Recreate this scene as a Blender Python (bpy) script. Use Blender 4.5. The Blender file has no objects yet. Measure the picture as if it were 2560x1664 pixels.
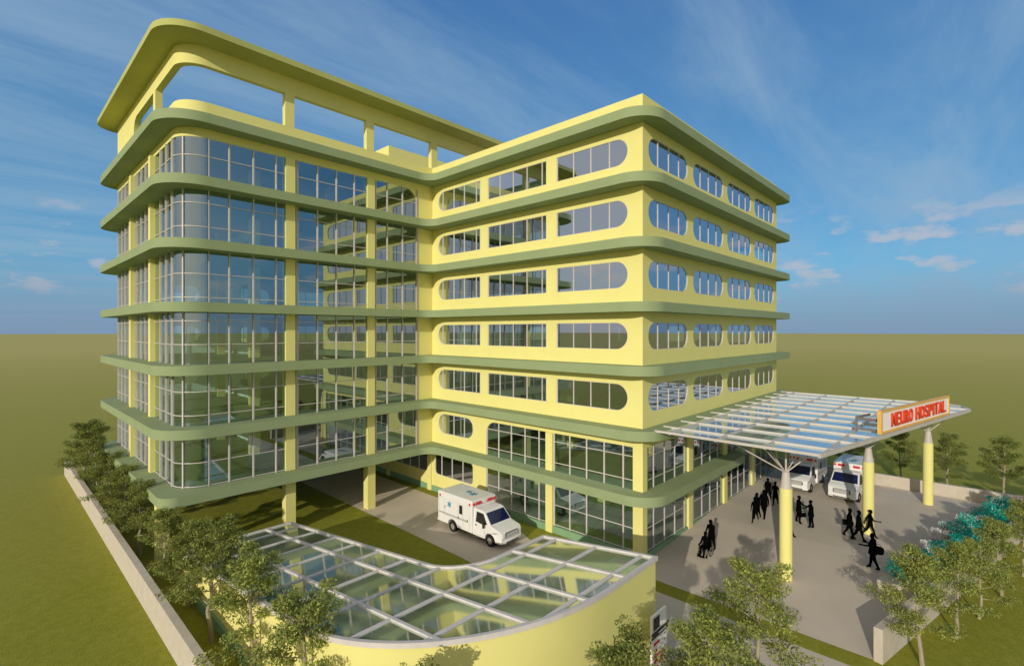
import bpy, bmesh, math, random
from math import sin, cos, pi, radians, sqrt, atan2, hypot
from mathutils import Vector, Matrix
from mathutils.geometry import tessellate_polygon

random.seed(7)
scene = bpy.context.scene
COL = scene.collection

# ------------------------------------------------------------------ materials
def new_mat(name):
    m = bpy.data.materials.new(name); m.use_nodes = True
    nt = m.node_tree; nt.nodes.clear()
    out = nt.nodes.new('ShaderNodeOutputMaterial')
    return m, nt, out

def N(nt, typ, **kw):
    n = nt.nodes.new(typ)
    for k, v in kw.items():
        if k.startswith('i_'):
            n.inputs[k[2:].replace('_', ' ')].default_value = v
        else:
            setattr(n, k, v)
    return n

def surf(name, c1, c2=None, scale=3.0, rough=0.7, bump=0.0, bscale=40.0, spec=0.3, metal=0.0, detail=4.0, stretch=None, coat=0.0):
    """base colour varied by object-space noise, with optional fine bump"""
    m, nt, out = new_mat(name)
    p = N(nt, 'ShaderNodeBsdfPrincipled')
    p.inputs['Roughness'].default_value = rough
    p.inputs['Specular IOR Level'].default_value = spec
    p.inputs['Metallic'].default_value = metal
    p.inputs['Coat Weight'].default_value = coat
    tc = N(nt, 'ShaderNodeTexCoord')
    vec = tc.outputs['Object']
    if stretch:
        mp = N(nt, 'ShaderNodeMapping'); mp.inputs['Scale'].default_value = stretch
        nt.links.new(vec, mp.inputs['Vector']); vec = mp.outputs['Vector']
    nz = N(nt, 'ShaderNodeTexNoise'); nz.inputs['Scale'].default_value = scale; nz.inputs['Detail'].default_value = detail
    nt.links.new(vec, nz.inputs['Vector'])
    cr = N(nt, 'ShaderNodeValToRGB')
    cr.color_ramp.elements[0].position = 0.3; cr.color_ramp.elements[1].position = 0.7
    cr.color_ramp.elements[0].color = (*c1, 1); cr.color_ramp.elements[1].color = (*(c2 or c1), 1)
    nt.links.new(nz.outputs['Fac'], cr.inputs['Fac'])
    nt.links.new(cr.outputs['Color'], p.inputs['Base Color'])
    if bump:
        nb = N(nt, 'ShaderNodeTexNoise'); nb.inputs['Scale'].default_value = bscale; nb.inputs['Detail'].default_value = 3
        nt.links.new(vec, nb.inputs['Vector'])
        b = N(nt, 'ShaderNodeBump'); b.inputs['Strength'].default_value = bump; b.inputs['Distance'].default_value = 0.03
        nt.links.new(nb.outputs['Fac'], b.inputs['Height']); nt.links.new(b.outputs['Normal'], p.inputs['Normal'])
    nt.links.new(p.outputs['BSDF'], out.inputs['Surface'])
    return m

def glassy(name, tint, refl=0.45, gcol=(0.9, 0.93, 0.95), rough=0.01, haze=0.0, hcol=(.8,.85,.8)):
    m, nt, out = new_mat(name)
    tr = N(nt, 'ShaderNodeBsdfTransparent'); tr.inputs['Color'].default_value = (*tint, 1)
    gl = N(nt, 'ShaderNodeBsdfGlossy'); gl.inputs['Color'].default_value = (*gcol, 1); gl.inputs['Roughness'].default_value = rough
    lw = N(nt, 'ShaderNodeLayerWeight'); lw.inputs['Blend'].default_value = 0.25
    mr = N(nt, 'ShaderNodeMapRange'); mr.inputs['To Min'].default_value = refl; mr.inputs['To Max'].default_value = 1.0
    nt.links.new(lw.outputs['Fresnel'], mr.inputs['Value'])
    mx = N(nt, 'ShaderNodeMixShader')
    nt.links.new(mr.outputs['Result'], mx.inputs['Fac'])
    nt.links.new(tr.outputs['BSDF'], mx.inputs[1]); nt.links.new(gl.outputs['BSDF'], mx.inputs[2])
    if haze:      # pale diffuse mixed in, painting a pale reflection onto the roof glass
        df = N(nt, 'ShaderNodeBsdfDiffuse'); df.inputs['Color'].default_value = (*hcol, 1)
        m2 = N(nt, 'ShaderNodeMixShader')
        nz = N(nt, 'ShaderNodeTexNoise'); nz.inputs['Scale'].default_value = .5; tc = N(nt, 'ShaderNodeTexCoord'); nt.links.new(tc.outputs['Object'], nz.inputs['Vector'])
        mm = N(nt, 'ShaderNodeMapRange'); mm.inputs['From Min'].default_value = .3; mm.inputs['From Max'].default_value = .7
        mm.inputs['To Min'].default_value = haze*.6; mm.inputs['To Max'].default_value = haze*1.4
        nt.links.new(nz.outputs['Fac'], mm.inputs['Value']); nt.links.new(mm.outputs['Result'], m2.inputs['Fac'])
        nt.links.new(mx.outputs['Shader'], m2.inputs[1]); nt.links.new(df.outputs['BSDF'], m2.inputs[2]); mx = m2
    nt.links.new(mx.outputs['Shader'], out.inputs['Surface'])
    return m

def leafmat(name, dark, light, trans=0.35):
    m, nt, out = new_mat(name)
    geo = N(nt, 'ShaderNodeNewGeometry')
    tc = N(nt, 'ShaderNodeTexCoord')
    nz = N(nt, 'ShaderNodeTexNoise'); nz.inputs['Scale'].default_value = 1.3
    nt.links.new(tc.outputs['Object'], nz.inputs['Vector'])
    ad = N(nt, 'ShaderNodeMath', operation='ADD')
    ml = N(nt, 'ShaderNodeMath', operation='MULTIPLY'); ml.inputs[1].default_value = 0.6
    nt.links.new(geo.outputs['Random Per Island'], ml.inputs[0])
    nt.links.new(ml.outputs[0], ad.inputs[0])
    m2 = N(nt, 'ShaderNodeMath', operation='MULTIPLY'); m2.inputs[1].default_value = 0.55
    nt.links.new(nz.outputs['Fac'], m2.inputs[0]); nt.links.new(m2.outputs[0], ad.inputs[1])
    cr = N(nt, 'ShaderNodeValToRGB')
    cr.color_ramp.elements[0].position = 0.2; cr.color_ramp.elements[1].position = 0.85
    cr.color_ramp.elements[0].color = (*dark, 1); cr.color_ramp.elements[1].color = (*light, 1)
    nt.links.new(ad.outputs[0], cr.inputs['Fac'])
    p = N(nt, 'ShaderNodeBsdfPrincipled'); p.inputs['Roughness'].default_value = 0.6; p.inputs['Specular IOR Level'].default_value = 0.25
    nt.links.new(cr.outputs['Color'], p.inputs['Base Color'])
    t = N(nt, 'ShaderNodeBsdfTranslucent'); nt.links.new(cr.outputs['Color'], t.inputs['Color'])
    mx = N(nt, 'ShaderNodeMixShader'); mx.inputs['Fac'].default_value = trans
    nt.links.new(p.outputs['BSDF'], mx.inputs[1]); nt.links.new(t.outputs['BSDF'], mx.inputs[2])
    nt.links.new(mx.outputs['Shader'], out.inputs['Surface'])
    return m

YEL = surf('yellow_paint', (0.76, 0.695, 0.245), (0.79, 0.725, 0.265), scale=0.7, rough=0.75, spec=0.2, bump=0.03, bscale=25)
GRN = surf('green_paint', (0.265, 0.325, 0.165), (0.29, 0.35, 0.18), scale=0.6, rough=0.75, spec=0.2, bump=0.03, bscale=25)
OLV = surf('olive_eave', (0.42, 0.43, 0.14), (0.46, 0.47, 0.16), scale=0.6, rough=0.8, spec=0.2)
PLG = surf('plinth_green', (0.20, 0.35, 0.19), (0.235, 0.385, 0.215), scale=0.8, rough=0.7)
FLR = surf('interior_floor', (0.32, 0.42, 0.24), (0.37, 0.47, 0.28), scale=0.6, rough=0.5)
MINT = surf('interior_wall', (0.76, 0.88, 0.74), (0.80, 0.90, 0.78), scale=0.6, rough=0.8)
FRM = surf('mullion_paint', (0.56, 0.50, 0.455), (0.62, 0.56, 0.51), scale=2, rough=0.5)
STL = surf('steel_paint', (0.58, 0.53, 0.50), (0.66, 0.61, 0.58), scale=2.5, rough=0.5, bump=0.05)
CNP = surf('canopy_paint', (0.50, 0.455, 0.40), (0.56, 0.51, 0.45), scale=2, rough=0.5)
GLS = glassy('curtain_glass', (0.82, 0.97, 0.95), refl=0.33, gcol=(0.80,0.93,1.0))
GLW = glassy('window_glass', (0.42, 0.58, 0.48), refl=0.52, gcol=(0.80,0.88,1.0))
GLR = glassy('ramp_roof_glass', (0.74, 0.86, 0.68), refl=0.56, gcol=(0.95,1.0,0.88), rough=0.045, haze=.17, hcol=(.62,.72,.52))
GLC = glassy('canopy_glass', (0.80, 0.88, 0.92), refl=0.58, gcol=(0.82, 0.95, 1.0), haze=.16, hcol=(.85,.86,.86))
PAV = surf('paving_concrete', (0.54, 0.46, 0.36), (0.60, 0.515, 0.41), scale=0.35, rough=0.85, bump=0.12, bscale=9)
ROAD = surf('driveway_concrete', (0.56, 0.48, 0.36), (0.62, 0.53, 0.41), scale=0.5, rough=0.9, bump=0.12, bscale=9)
WLL = surf('boundary_concrete', (0.50, 0.44, 0.34), (0.57, 0.50, 0.40), scale=2.2, rough=0.9, bump=0.3, bscale=22)
BRK = surf('bark', (0.30, 0.245, 0.17), (0.42, 0.36, 0.26), scale=6, rough=0.9, bump=0.4, bscale=30, stretch=(1, 1, .3))
LEAF = leafmat('leaf_green', (0.10, 0.135, 0.025), (0.47, 0.50, 0.12))
LEAFB = leafmat('leaf_dark', (0.075, 0.11, 0.022), (0.37, 0.39, 0.09))
TEAL = leafmat('leaf_teal', (0.0, 0.30, 0.22), (0.05, 0.66, 0.50), 0.3)
BLOS = leafmat('white_blossom', (0.75, 0.72, 0.68), (0.90, 0.88, 0.86), 0.3)
PINK = leafmat('pale_twig', (0.38, 0.27, 0.22), (0.62, 0.50, 0.44), 0.2)
BLK = surf('black_cloth', (0.003, 0.003, 0.003), rough=1.0, spec=0.0)
WHT = surf('ambulance_white', (0.78, 0.76, 0.72), (0.82, 0.80, 0.76), scale=1.5, rough=0.35, spec=0.5, coat=0.3)
TRM = surf('ambulance_trim', (0.42, 0.40, 0.37), (0.50, 0.47, 0.44), scale=3, rough=0.4)
RUB = surf('tyre_rubber', (0.012, 0.011, 0.010), (0.02, 0.018, 0.016), rough=0.9)
RIM = surf('rim_metal', (0.42, 0.40, 0.38), (0.55, 0.53, 0.50), rough=0.35, metal=0.6)
NVY = surf('windscreen_navy', (0.004, 0.008, 0.050), (0.006, 0.012, 0.07), rough=0.08, spec=0.6)
DRK = surf('dark_plastic', (0.015, 0.014, 0.012), (0.03, 0.028, 0.025), rough=0.5)
RED = surf('lamp_red', (0.62, 0.02, 0.035), (0.70, 0.04, 0.06), rough=0.25, spec=0.6)
CLR = surf('lamp_clear', (0.72, 0.74, 0.72), (0.8, 0.82, 0.8), rough=0.15, spec=0.7)
BLU = surf('emblem_blue', (0.03, 0.25, 0.40), (0.04, 0.30, 0.46), rough=0.4)
SGW = surf('sign_white', (0.88, 0.82, 0.77), (0.90, 0.85, 0.80), rough=0.5)
SGO = surf('sign_gold', (0.72, 0.40, 0.09), (0.78, 0.46, 0.12), rough=0.45)
SGR = surf('sign_red', (0.72, 0.05, 0.012), (0.78, 0.065, 0.02), rough=0.45)
SGD = surf('sign_dark', (0.035, 0.022, 0.022), (0.05, 0.03, 0.03), rough=0.5)
PNR = surf('panel_red', (0.60, 0.02, 0.015), (0.66, 0.03, 0.02), rough=0.5)
PNW = surf('panel_white', (0.86, 0.82, 0.77), (0.90, 0.86, 0.82), rough=0.5)

# ground: short lawn, subtle mottling, distance haze painted in as a paler colour away from the site
def grass_mat():
    m, nt, out = new_mat('lawn')
    p = N(nt, 'ShaderNodeBsdfPrincipled'); p.inputs['Roughness'].default_value = 0.95; p.inputs['Specular IOR Level'].default_value = 0.1
    tc = N(nt, 'ShaderNodeTexCoord')
    def noise(s, d=5):
        n = N(nt, 'ShaderNodeTexNoise'); n.inputs['Scale'].default_value = s; n.inputs['Detail'].default_value = d
        nt.links.new(tc.outputs['Object'], n.inputs['Vector']); return n
    a = noise(3.0); b = noise(0.06); c = noise(28.0, 2)
    cr = N(nt, 'ShaderNodeValToRGB'); cr.color_ramp.elements[0].position = .3; cr.color_ramp.elements[1].position = .7
    cr.color_ramp.elements[0].color = (0.245, 0.250, 0.026, 1); cr.color_ramp.elements[1].color = (0.300, 0.300, 0.040, 1)
    nt.links.new(a.outputs['Fac'], cr.inputs['Fac'])
    cr2 = N(nt, 'ShaderNodeValToRGB'); cr2.color_ramp.elements[0].position = .3; cr2.color_ramp.elements[1].position = .75
    cr2.color_ramp.elements[0].color = (0.7, 0.7, 0.7, 1); cr2.color_ramp.elements[1].color = (1.2, 1.2, 1.2, 1)
    nt.links.new(c.outputs['Fac'], cr2.inputs['Fac'])
    mu = N(nt, 'ShaderNodeMix', data_type='RGBA', blend_type='MULTIPLY'); mu.inputs[0].default_value = 0.8
    nt.links.new(cr.outputs['Color'], mu.inputs[6]); nt.links.new(cr2.outputs['Color'], mu.inputs[7])
    ln = N(nt, 'ShaderNodeVectorMath', operation='LENGTH'); nt.links.new(tc.outputs['Object'], ln.inputs[0])
    mr = N(nt, 'ShaderNodeMapRange'); mr.inputs['From Min'].default_value = 30; mr.inputs['From Max'].default_value = 420
    nt.links.new(ln.outputs['Value'], mr.inputs['Value'])
    pw = N(nt, 'ShaderNodeMath', operation='POWER'); pw.inputs[1].default_value = 0.5
    nt.links.new(mr.outputs['Result'], pw.inputs[0])
    mx = N(nt, 'ShaderNodeMix', data_type='RGBA'); nt.links.new(pw.outputs[0], mx.inputs[0])
    nt.links.new(mu.outputs[2], mx.inputs[6]); mx.inputs[7].default_value = (0.49, 0.42, 0.13, 1)
    nt.links.new(mx.outputs[2], p.inputs['Base Color'])
    bp = N(nt, 'ShaderNodeBump'); bp.inputs['Strength'].default_value = 0.5; bp.inputs['Distance'].default_value = 0.05
    nt.links.new(c.outputs['Fac'], bp.inputs['Height']); nt.links.new(bp.outputs['Normal'], p.inputs['Normal'])
    nt.links.new(p.outputs['BSDF'], out.inputs['Surface'])
    return m
GRASS = grass_mat()

# ------------------------------------------------------------------ mesh helpers
class MB:
    def __init__(s): s.v = []; s.f = []; s.m = []
    def add(s, vs, fs, mi=0):
        o = len(s.v); s.v += [tuple(v) for v in vs]; s.f += [tuple(i + o for i in f) for f in fs]; s.m += [mi] * len(fs)
    def box(s, x0, x1, y0, y1, z0, z1, mi=0):
        s.add([(x0,y0,z0),(x1,y0,z0),(x1,y1,z0),(x0,y1,z0),(x0,y0,z1),(x1,y0,z1),(x1,y1,z1),(x0,y1,z1)],
              [(0,3,2,1),(4,5,6,7),(0,1,5,4),(1,2,6,5),(2,3,7,6),(3,0,4,7)], mi)
    def bar(s, a, b, w, h=None, up=(0,0,1), mi=0):
        a = Vector(a); b = Vector(b); d = (b - a).normalized(); h = h or w
        u = Vector(up)
        if abs(d.dot(u)) > .98: u = Vector((1,0,0))
        r = d.cross(u).normalized(); u = r.cross(d).normalized()
        vs = []
        for p in (a, b):
            for sx, sy in ((-1,-1),(1,-1),(1,1),(-1,1)): vs.append(p + r*sx*w/2 + u*sy*h/2)
        s.add(vs, [(0,1,2,3),(4,7,6,5),(0,4,5,1),(1,5,6,2),(2,6,7,3),(3,7,4,0)], mi)
    def tube(s, a, b, r0, r1=None, n=12, mi=0, caps=True):
        r1 = r0 if r1 is None else r1
        a = Vector(a); b = Vector(b); d = (b - a).normalized()
        u = Vector((0,0,1)) if abs(d.z) < .95 else Vector((1,0,0))
        x = d.cross(u).normalized(); y = d.cross(x).normalized()
        vs = []
        for p, r in ((a, r0), (b, r1)):
            for i in range(n):
                t = 2*pi*i/n; vs.append(p + (x*cos(t) + y*sin(t))*r)
        fs = [(i, n+i, n+(i+1)%n, (i+1)%n) for i in range(n)]
        if caps: fs += [tuple(range(n)), tuple(range(2*n-1, n-1, -1))]
        s.add(vs, fs, mi)
    def prism(s, pts, z0, z1, mi=0, holes=()):
        """horizontal polygon extruded in z"""
        loops = [list(pts)] + [list(h) for h in holes]
        flat = [p for l in loops for p in l]; n = len(flat)
        tris = tessellate_polygon([[Vector((p[0], p[1], 0)) for p in l] for l in loops])
        zf = (lambda z: (z if callable(z) else (lambda x, y: z)))
        f0, f1 = zf(z0), zf(z1)
        vs = [(p[0], p[1], f0(p[0], p[1])) for p in flat] + [(p[0], p[1], f1(p[0], p[1])) for p in flat]
        fs = [tuple(t) for t in tris] + [tuple(n + i for i in reversed(t)) for t in tris]
        o = 0
        for l in loops:
            k = len(l)
            for i in range(k):
                a, b = o + i, o + (i+1) % k
                fs.append((a, b, n+b, n+a))
            o += k
        s.add(vs, fs, mi)
    def panel(s, outline, holes, mp, th, mi=0):
        """vertical wall panel in (s,z) with holes; mp(s,z,d) gives the 3D point at depth d"""
        loops = [list(outline)] + [list(h) for h in holes]
        flat = [p for l in loops for p in l]; n = len(flat)
        tris = tessellate_polygon([[Vector((p[0], p[1], 0)) for p in l] for l in loops])
        vs = [mp(p[0], p[1], 0) for p in flat] + [mp(p[0], p[1], th) for p in flat]
        fs = [tuple(t) for t in tris] + [tuple(n + i for i in reversed(t)) for t in tris]
        o = 0
        for l in loops:
            k = len(l)
            for i in range(k):
                a, b = o + i, o + (i+1) % k
                fs.append((a, b, n+b, n+a))
            o += k
        s.add(vs, fs, mi)
    def sweep(s, path, off0, off1, z0, z1, closed=False, mi=0):
        """wall along plan path between lateral offsets (positive = left of travel)"""
        n = len(path); A = []; B = []
        for i in range(n):
            p = Vector(path[i])
            if closed: a, b = Vector(path[i-1]), Vector(path[(i+1) % n])
            else: a, b = Vector(path[max(i-1,0)]), Vector(path[min(i+1,n-1)])
            d1 = (p-a).normalized() if (p-a).length > 1e-6 else (b-p).normalized()
            d2 = (b-p).normalized() if (b-p).length > 1e-6 else d1
            n1 = Vector((-d1.y, d1.x)); n2 = Vector((-d2.y, d2.x)); m = (n1+n2)
            m = m.normalized() if m.length > 1e-6 else n1
            k = 1/max(.3, m.dot(n1))
            A.append(p + m*off0*k); B.append(p + m*off1*k)
        f0 = z0 if callable(z0) else (lambda x, y: z0)
        f1 = z1 if callable(z1) else (lambda x, y: z1)
        vs = []
        for i in range(n):
            for q, fz in ((A[i], f0), (B[i], f0), (B[i], f1), (A[i], f1)): vs.append((q.x, q.y, fz(q.x, q.y)))
        fs = []
        for i in range(n if closed else n-1):
            j = (i+1) % n
            for k in range(4): fs.append((4*i+k, 4*i+(k+1)%4, 4*j+(k+1)%4, 4*j+k))
        if not closed: fs += [(3,2,1,0), tuple(4*(n-1)+k for k in range(4))]
        s.add(vs, fs, mi)
    def build(s, name, mats, parent=None, smooth=False, fixn=True, loc=None):
        me = bpy.data.meshes.new(name); me.from_pydata(s.v, [], s.f)
        if not isinstance(mats, (list, tuple)): mats = [mats]
        for m in mats: me.materials.append(m)
        for p, i in zip(me.polygons, s.m): p.material_index = i
        if fixn:
            bm = bmesh.new(); bm.from_mesh(me); bmesh.ops.recalc_face_normals(bm, faces=bm.faces); bm.to_mesh(me); bm.free()
        if smooth:
            for p in me.polygons: p.use_smooth = True
            try: me.set_sharp_from_angle(angle=radians(35))
            except Exception: pass
        me.update()
        o = bpy.data.objects.new(name, me); COL.objects.link(o)
        if parent: o.parent = parent
        if loc: o.location = loc
        return o

def thing(name, label, cat, loc=(0,0,0), rz=0, group=None):
    o = bpy.data.objects.new(name, None); COL.objects.link(o)
    o.empty_display_size = .2; o.location = loc; o.rotation_euler = (0,0,rz)
    o['label'] = label; o['category'] = cat
    if group: o['group'] = group
    return o
def tag(o, label, cat, group=None):
    o['label'] = label; o['category'] = cat
    if group: o['group'] = group
    return o
def struct(o): o['kind'] = 'structure'; return o
def copy_tree(o, parent=None):
    c = o.copy(); COL.objects.link(c)
    if parent: c.parent = parent
    for ch in list(o.children): copy_tree(ch, c)
    return c
def bevel(o, w, seg=2):
    m = o.modifiers.new('bevel', 'BEVEL'); m.width = w; m.segments = seg; m.limit_method = 'ANGLE'; m.angle_limit = radians(40)

def arc(cx, cy, rx, a0, a1, n=10, ry=None):
    ry = rx if ry is None else ry
    return [(cx + rx*cos(radians(a0 + (a1-a0)*i/n)), cy + ry*sin(radians(a0 + (a1-a0)*i/n))) for i in range(n+1)]
def rounded(pts, rs, n=10):
    """round the corners of a closed plan polygon"""
    out = []; k = len(pts)
    for i in range(k):
        p = Vector(pts[i]); a = Vector(pts[i-1]); b = Vector(pts[(i+1) % k]); r = rs[i]
        if r <= 0: out.append(tuple(p)); continue
        da = (a-p).normalized(); db = (b-p).normalized()
        ang = da.angle(db); t = r / math.tan(ang/2)
        c = p + (da+db).normalized() * (r / sin(ang/2))
        s0 = p + da*t; s1 = p + db*t
        a0 = atan2(s0.y-c.y, s0.x-c.x); a1 = atan2(s1.y-c.y, s1.x-c.x)
        while a1 - a0 > pi: a1 -= 2*pi
        while a1 - a0 < -pi: a1 += 2*pi
        for j in range(n+1):
            t_ = a0 + (a1-a0)*j/n; out.append((c.x + r*cos(t_), c.y + r*sin(t_)))
    return out
def hole(s0, s1, z0, z1, r0=0, r1=0, n=8, top_only=False):
    """opening with semicircular / rounded ends; r0 at s0 side, r1 at s1 side"""
    pts = []
    def corner(cx, cz, r, a0, a1):
        for j in range(n+1):
            t = radians(a0 + (a1-a0)*j/n); pts.append((cx + r*cos(t), cz + r*sin(t)))
    b0 = 0 if top_only else r0; b1 = 0 if top_only else r1
    if b0: corner(s0+b0, z0+b0, b0, 180, 270)
    else: pts.append((s0, z0))
    if b1: corner(s1-b1, z0+b1, b1, 270, 360)
    else: pts.append((s1, z0))
    if r1: corner(s1-r1, z1-r1, r1, 0, 90)
    else: pts.append((s1, z1))
    if r0: corner(s0+r0, z1-r0, r0, 90, 180)
    else: pts.append((s0, z1))
    res = []
    for p in pts:
        if not res or (abs(p[0]-res[-1][0]) + abs(p[1]-res[-1][1])) > 1e-4: res.append(p)
    return res

G = -0.45          # natural ground level
FL = 3.6           # storey height
T = 0.55           # slab thickness
WT = 0.25          # wall thickness

# ------------------------------------------------------------------ setting
def zramp(x, y): return max(G, min(0.0, -0.40 + 0.045*x)) if x > -1.2 else G
def ground():
    mb = MB(); R = 3000
    hx0, hx1, hy0, hy1 = -18.45, -13.1, 2.2, 16.2
    xs = [-R, hx0, hx1, R]; ys = [-R, hy0, hy1, R]
    for i in range(3):
        for j in range(3):
            if i == 1 and j == 1: continue
            mb.add([(xs[i],ys[j],G),(xs[i+1],ys[j],G),(xs[i+1],ys[j+1],G),(xs[i],ys[j+1],G)], [(0,1,2,3)])
    return struct(mb.build('grass_ground', GRASS, fixn=False))
ground()

SL = -0.225
def wall_v(u): return -10.9 + SL*(u + 1.25)       # inner face of the skewed boundary wall
# paved forecourt (slopes up from the lawn to floor level)
mb = MB()
us = [-1.2, 0, 1.5, 3, 5, 7, 8.9, 12, 16, 20, 25.2]
for a, b in zip(us[:-1], us[1:]):
    for (va0, va1, vb0, vb1) in ((wall_v(a), 0 if a >= 0 else 1.6, wall_v(b), 0 if a >= 0 else 1.6),):
        z = lambda u: (G + 0.006) if u <= -1.2 else zramp(u, 0) + 0.006
        mb.add([(a,va0,z(a)),(b,vb0,z(b)),(b,vb1,z(b)),(a,va1,z(a))], [(0,1,2,3)])
        mb.add([(a,va0,G-.05),(b,vb0,G-.05),(b,vb0,z(b)),(a,va0,z(a))], [(0,1,2,3)])
mb.add([(25.2,wall_v(25.2),G-.05),(25.2,6,G-.05),(25.2,6,.006),(25.2,wall_v(25.2),.006)], [(0,1,2,3)])
struct(mb.build('forecourt_pavement', PAV, fixn=False))
# access path in front of the lawn strip and driveway under the wing
mb = MB()
mb.add([(-7.7,-30,G+.004),(-2.25,-30,G+.004),(-2.25,-1.5,G+.004),(-2.25,1.0,G+.004),(-2.4,3.2,G+.004),(-7.7,3.2,G+.004)], [(0,1,2,3,4,5)])
struct(mb.build('access_path', PAV, fixn=False))
mb = MB()
left = [(-7.9,-4.4),(-7.9,.6),(-7.4,2.5),(-6.75,5.0),(-6.55,8.0),(-6.5,14),(-6.5,30),(-6.5,46)]
right = [(-2.3,-4.4),(-2.3,1.5),(-2.45,4.0),(-2.2,6.2),(-1.5,7.8),(-0.95,11),(-.8,30),(-.8,46)]
for i in range(len(left)-1):
    mb.add([(*left[i],G+.009),(*right[i],G+.009),(*right[i+1],G+.009),(*left[i+1],G+.009)], [(0,1,2,3)])
struct(mb.build('driveway', ROAD, fixn=False))

# ------------------------------------------------------------------ hospital building
H = thing('hospital_building', 'yellow seven storey hospital with green floor bands and rounded windows around the lawn', 'building')
fpA = lambda s, z, d: (0 + d, s, z)            # face A  (plane x=0, facing -x)
fpB = lambda s, z, d: (s, 0 + d, z)            # face B  (plane y=0, facing -y)

def slab_outline(r_left=2.3, ext=1.15):
    e = ext
    pts = [(-e,-e+.1),(25+e,-e+.1),(25+e,38+e),(-18-e,38+e),(-18-e,19.3-e),(-e,19.3-e)]
    return rounded(pts, [1.75, 1.0, 1.5, 1.6, r_left, 1.1], 12)
for k in range(1, 8):
    mb = MB(); top = FL*k
    if k == 1:
        pts = [(-1.15,-1.2),(13.2,-1.2),(14.4,0.02),(25.0,0.02),(25.0,39.15),(-19.15,39.15),(-19.15,18.15),(-1.15,18.15)]
        out = rounded(pts, [1.75,.5,0,0,.8,1.6,.9,1.1], 10)
    else: out = slab_outline()
    hl = []
    mb.prism(out, top-T, top)
    o = mb.build('roof_slab' if k == 7 else 'floor_slab', GRN, H, smooth=True)

def window(name, outline, mp, verts=(), rails=(), depth=.05, glass=GLW, fw=.055, parent=None, edge=True, pd=None):
    """frame (mullions + thin edge frame) with a pane as its sub-part"""
    mb = MB()
    xs = [p[0] for p in outline]; zs = [p[1] for p in outline]
    def zspan(s):
        cr = []
        n = len(outline)
        for i in range(n):
            (a0, b0), (a1, b1) = outline[i], outline[(i+1) % n]
            if (a0 - s)*(a1 - s) <= 0 and abs(a1-a0) > 1e-9: cr.append(b0 + (b1-b0)*(s-a0)/(a1-a0))
        return (min(cr), max(cr)) if cr else None
    def sspan(z):
        cr = []
        n = len(outline)
        for i in range(n):
            (a0, b0), (a1, b1) = outline[i], outline[(i+1) % n]
            if (b0 - z)*(b1 - z) <= 0 and abs(b1-b0) > 1e-9: cr.append(a0 + (a1-a0)*(z-b0)/(b1-b0))
        return (min(cr), max(cr)) if cr else None
    def obox(s0, s1, z0, z1, d0, d1):
        P = [mp(s, z, d) for d in (d0, d1) for s, z in ((s0,z0),(s1,z0),(s1,z1),(s0,z1))]
        mb.add(P, [(0,1,2,3),(4,7,6,5),(0,4,5,1),(1,5,6,2),(2,6,7,3),(3,7,4,0)])
    for s in verts:
        zz = zspan(s)
        if zz: obox(s-fw/2, s+fw/2, zz[0]+.003, zz[1]-.003, depth-.035, depth+.04)
    for z in rails:
        ss = sspan(z)
        if ss: obox(ss[0]+.003, ss[1]-.003, z-.022, z+.022, depth-.02, depth+.03)
    if edge:
        n = len(outline)
        cx = (min(xs)+max(xs))/2; cz = (min(zs)+max(zs))/2
        ins = []
        for i in range(n):
            p = Vector(outline[i]); a = Vector(outline[i-1]); b = Vector(outline[(i+1)%n])
            d1 = (p-a).normalized(); d2 = (b-p).normalized()
            m = Vector((-d1.y,d1.x)) + Vector((-d2.y,d2.x)); m.normalize()
            if m.dot(Vector((cx,cz))-p) < 0: m = -m
            kk = 1/max(.5, abs(m.dot(Vector((-d1.y,d1.x)))))
            ins.append(p + m*.03*kk)
        vs = []
        for i in range(n):
            p = outline[i]; q = ins[i]
            vs += [mp(p[0],p[1],depth-.04), mp(q.x,q.y,depth-.04), mp(q.x,q.y,depth+.03), mp(p[0],p[1],depth+.03)]
        fs = []
        for i in range(n):
            j = (i+1) % n
            fs += [(4*i,4*i+1,4*j+1,4*j),(4*i+1,4*i+2,4*j+2,4*j+1)]
        mb.add(vs, fs)
    fr = mb.build(name, FRM, parent or H)
    pn = MB(); pn.add([mp(p[0], p[1], depth) for p in outline], [tuple(range(len(outline)))])
    pn.build('pane', glass, fr, fixn=False)
    return fr

def wallpanel(outline, holes, mp, name='wall', mat=YEL, th=WT):
    mb = MB(); mb.panel(outline, holes, mp, th); return mb.build(name, mat, H)
def rect(s0, s1, z0, z1): return [(s0,z0),(s1,z0),(s1,z1),(s0,z1)]

# upper storeys of the right wing
for k in range(2, 7):
    L = FL*k; zu = L + FL - T; z0, z1 = L+.87, L+2.46
    hA = [hole(.96,6.22,z0,z1,.79,0), hole(7.07,12.68,z0,z1), hole(13.46,18.49,z0,z1,0,.79)]
    mA = [(2.22,3.55,4.86,6.17), (7.46,8.81,10.11,11.42,12.62), (13.52,13.96,15.33,16.58,17.95)]
    wallpanel(rect(0,19.3,L,zu), hA, fpA)
    for h, m in zip(hA, mA): window('window', h, fpA, m)
    hB = [hole(a, a+5.25, z0, z1, .79, .79) for a in (.66, 6.76, 12.82, 18.9)]
    wallpanel(rect(WT,25,L,zu), hB, fpB)
    for h, a in zip(hB, (.66, 6.76, 12.82, 18.9)): window('window', h, fpB, (a+1.22, a+2.62, a+4.02), fw=.07)
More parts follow.
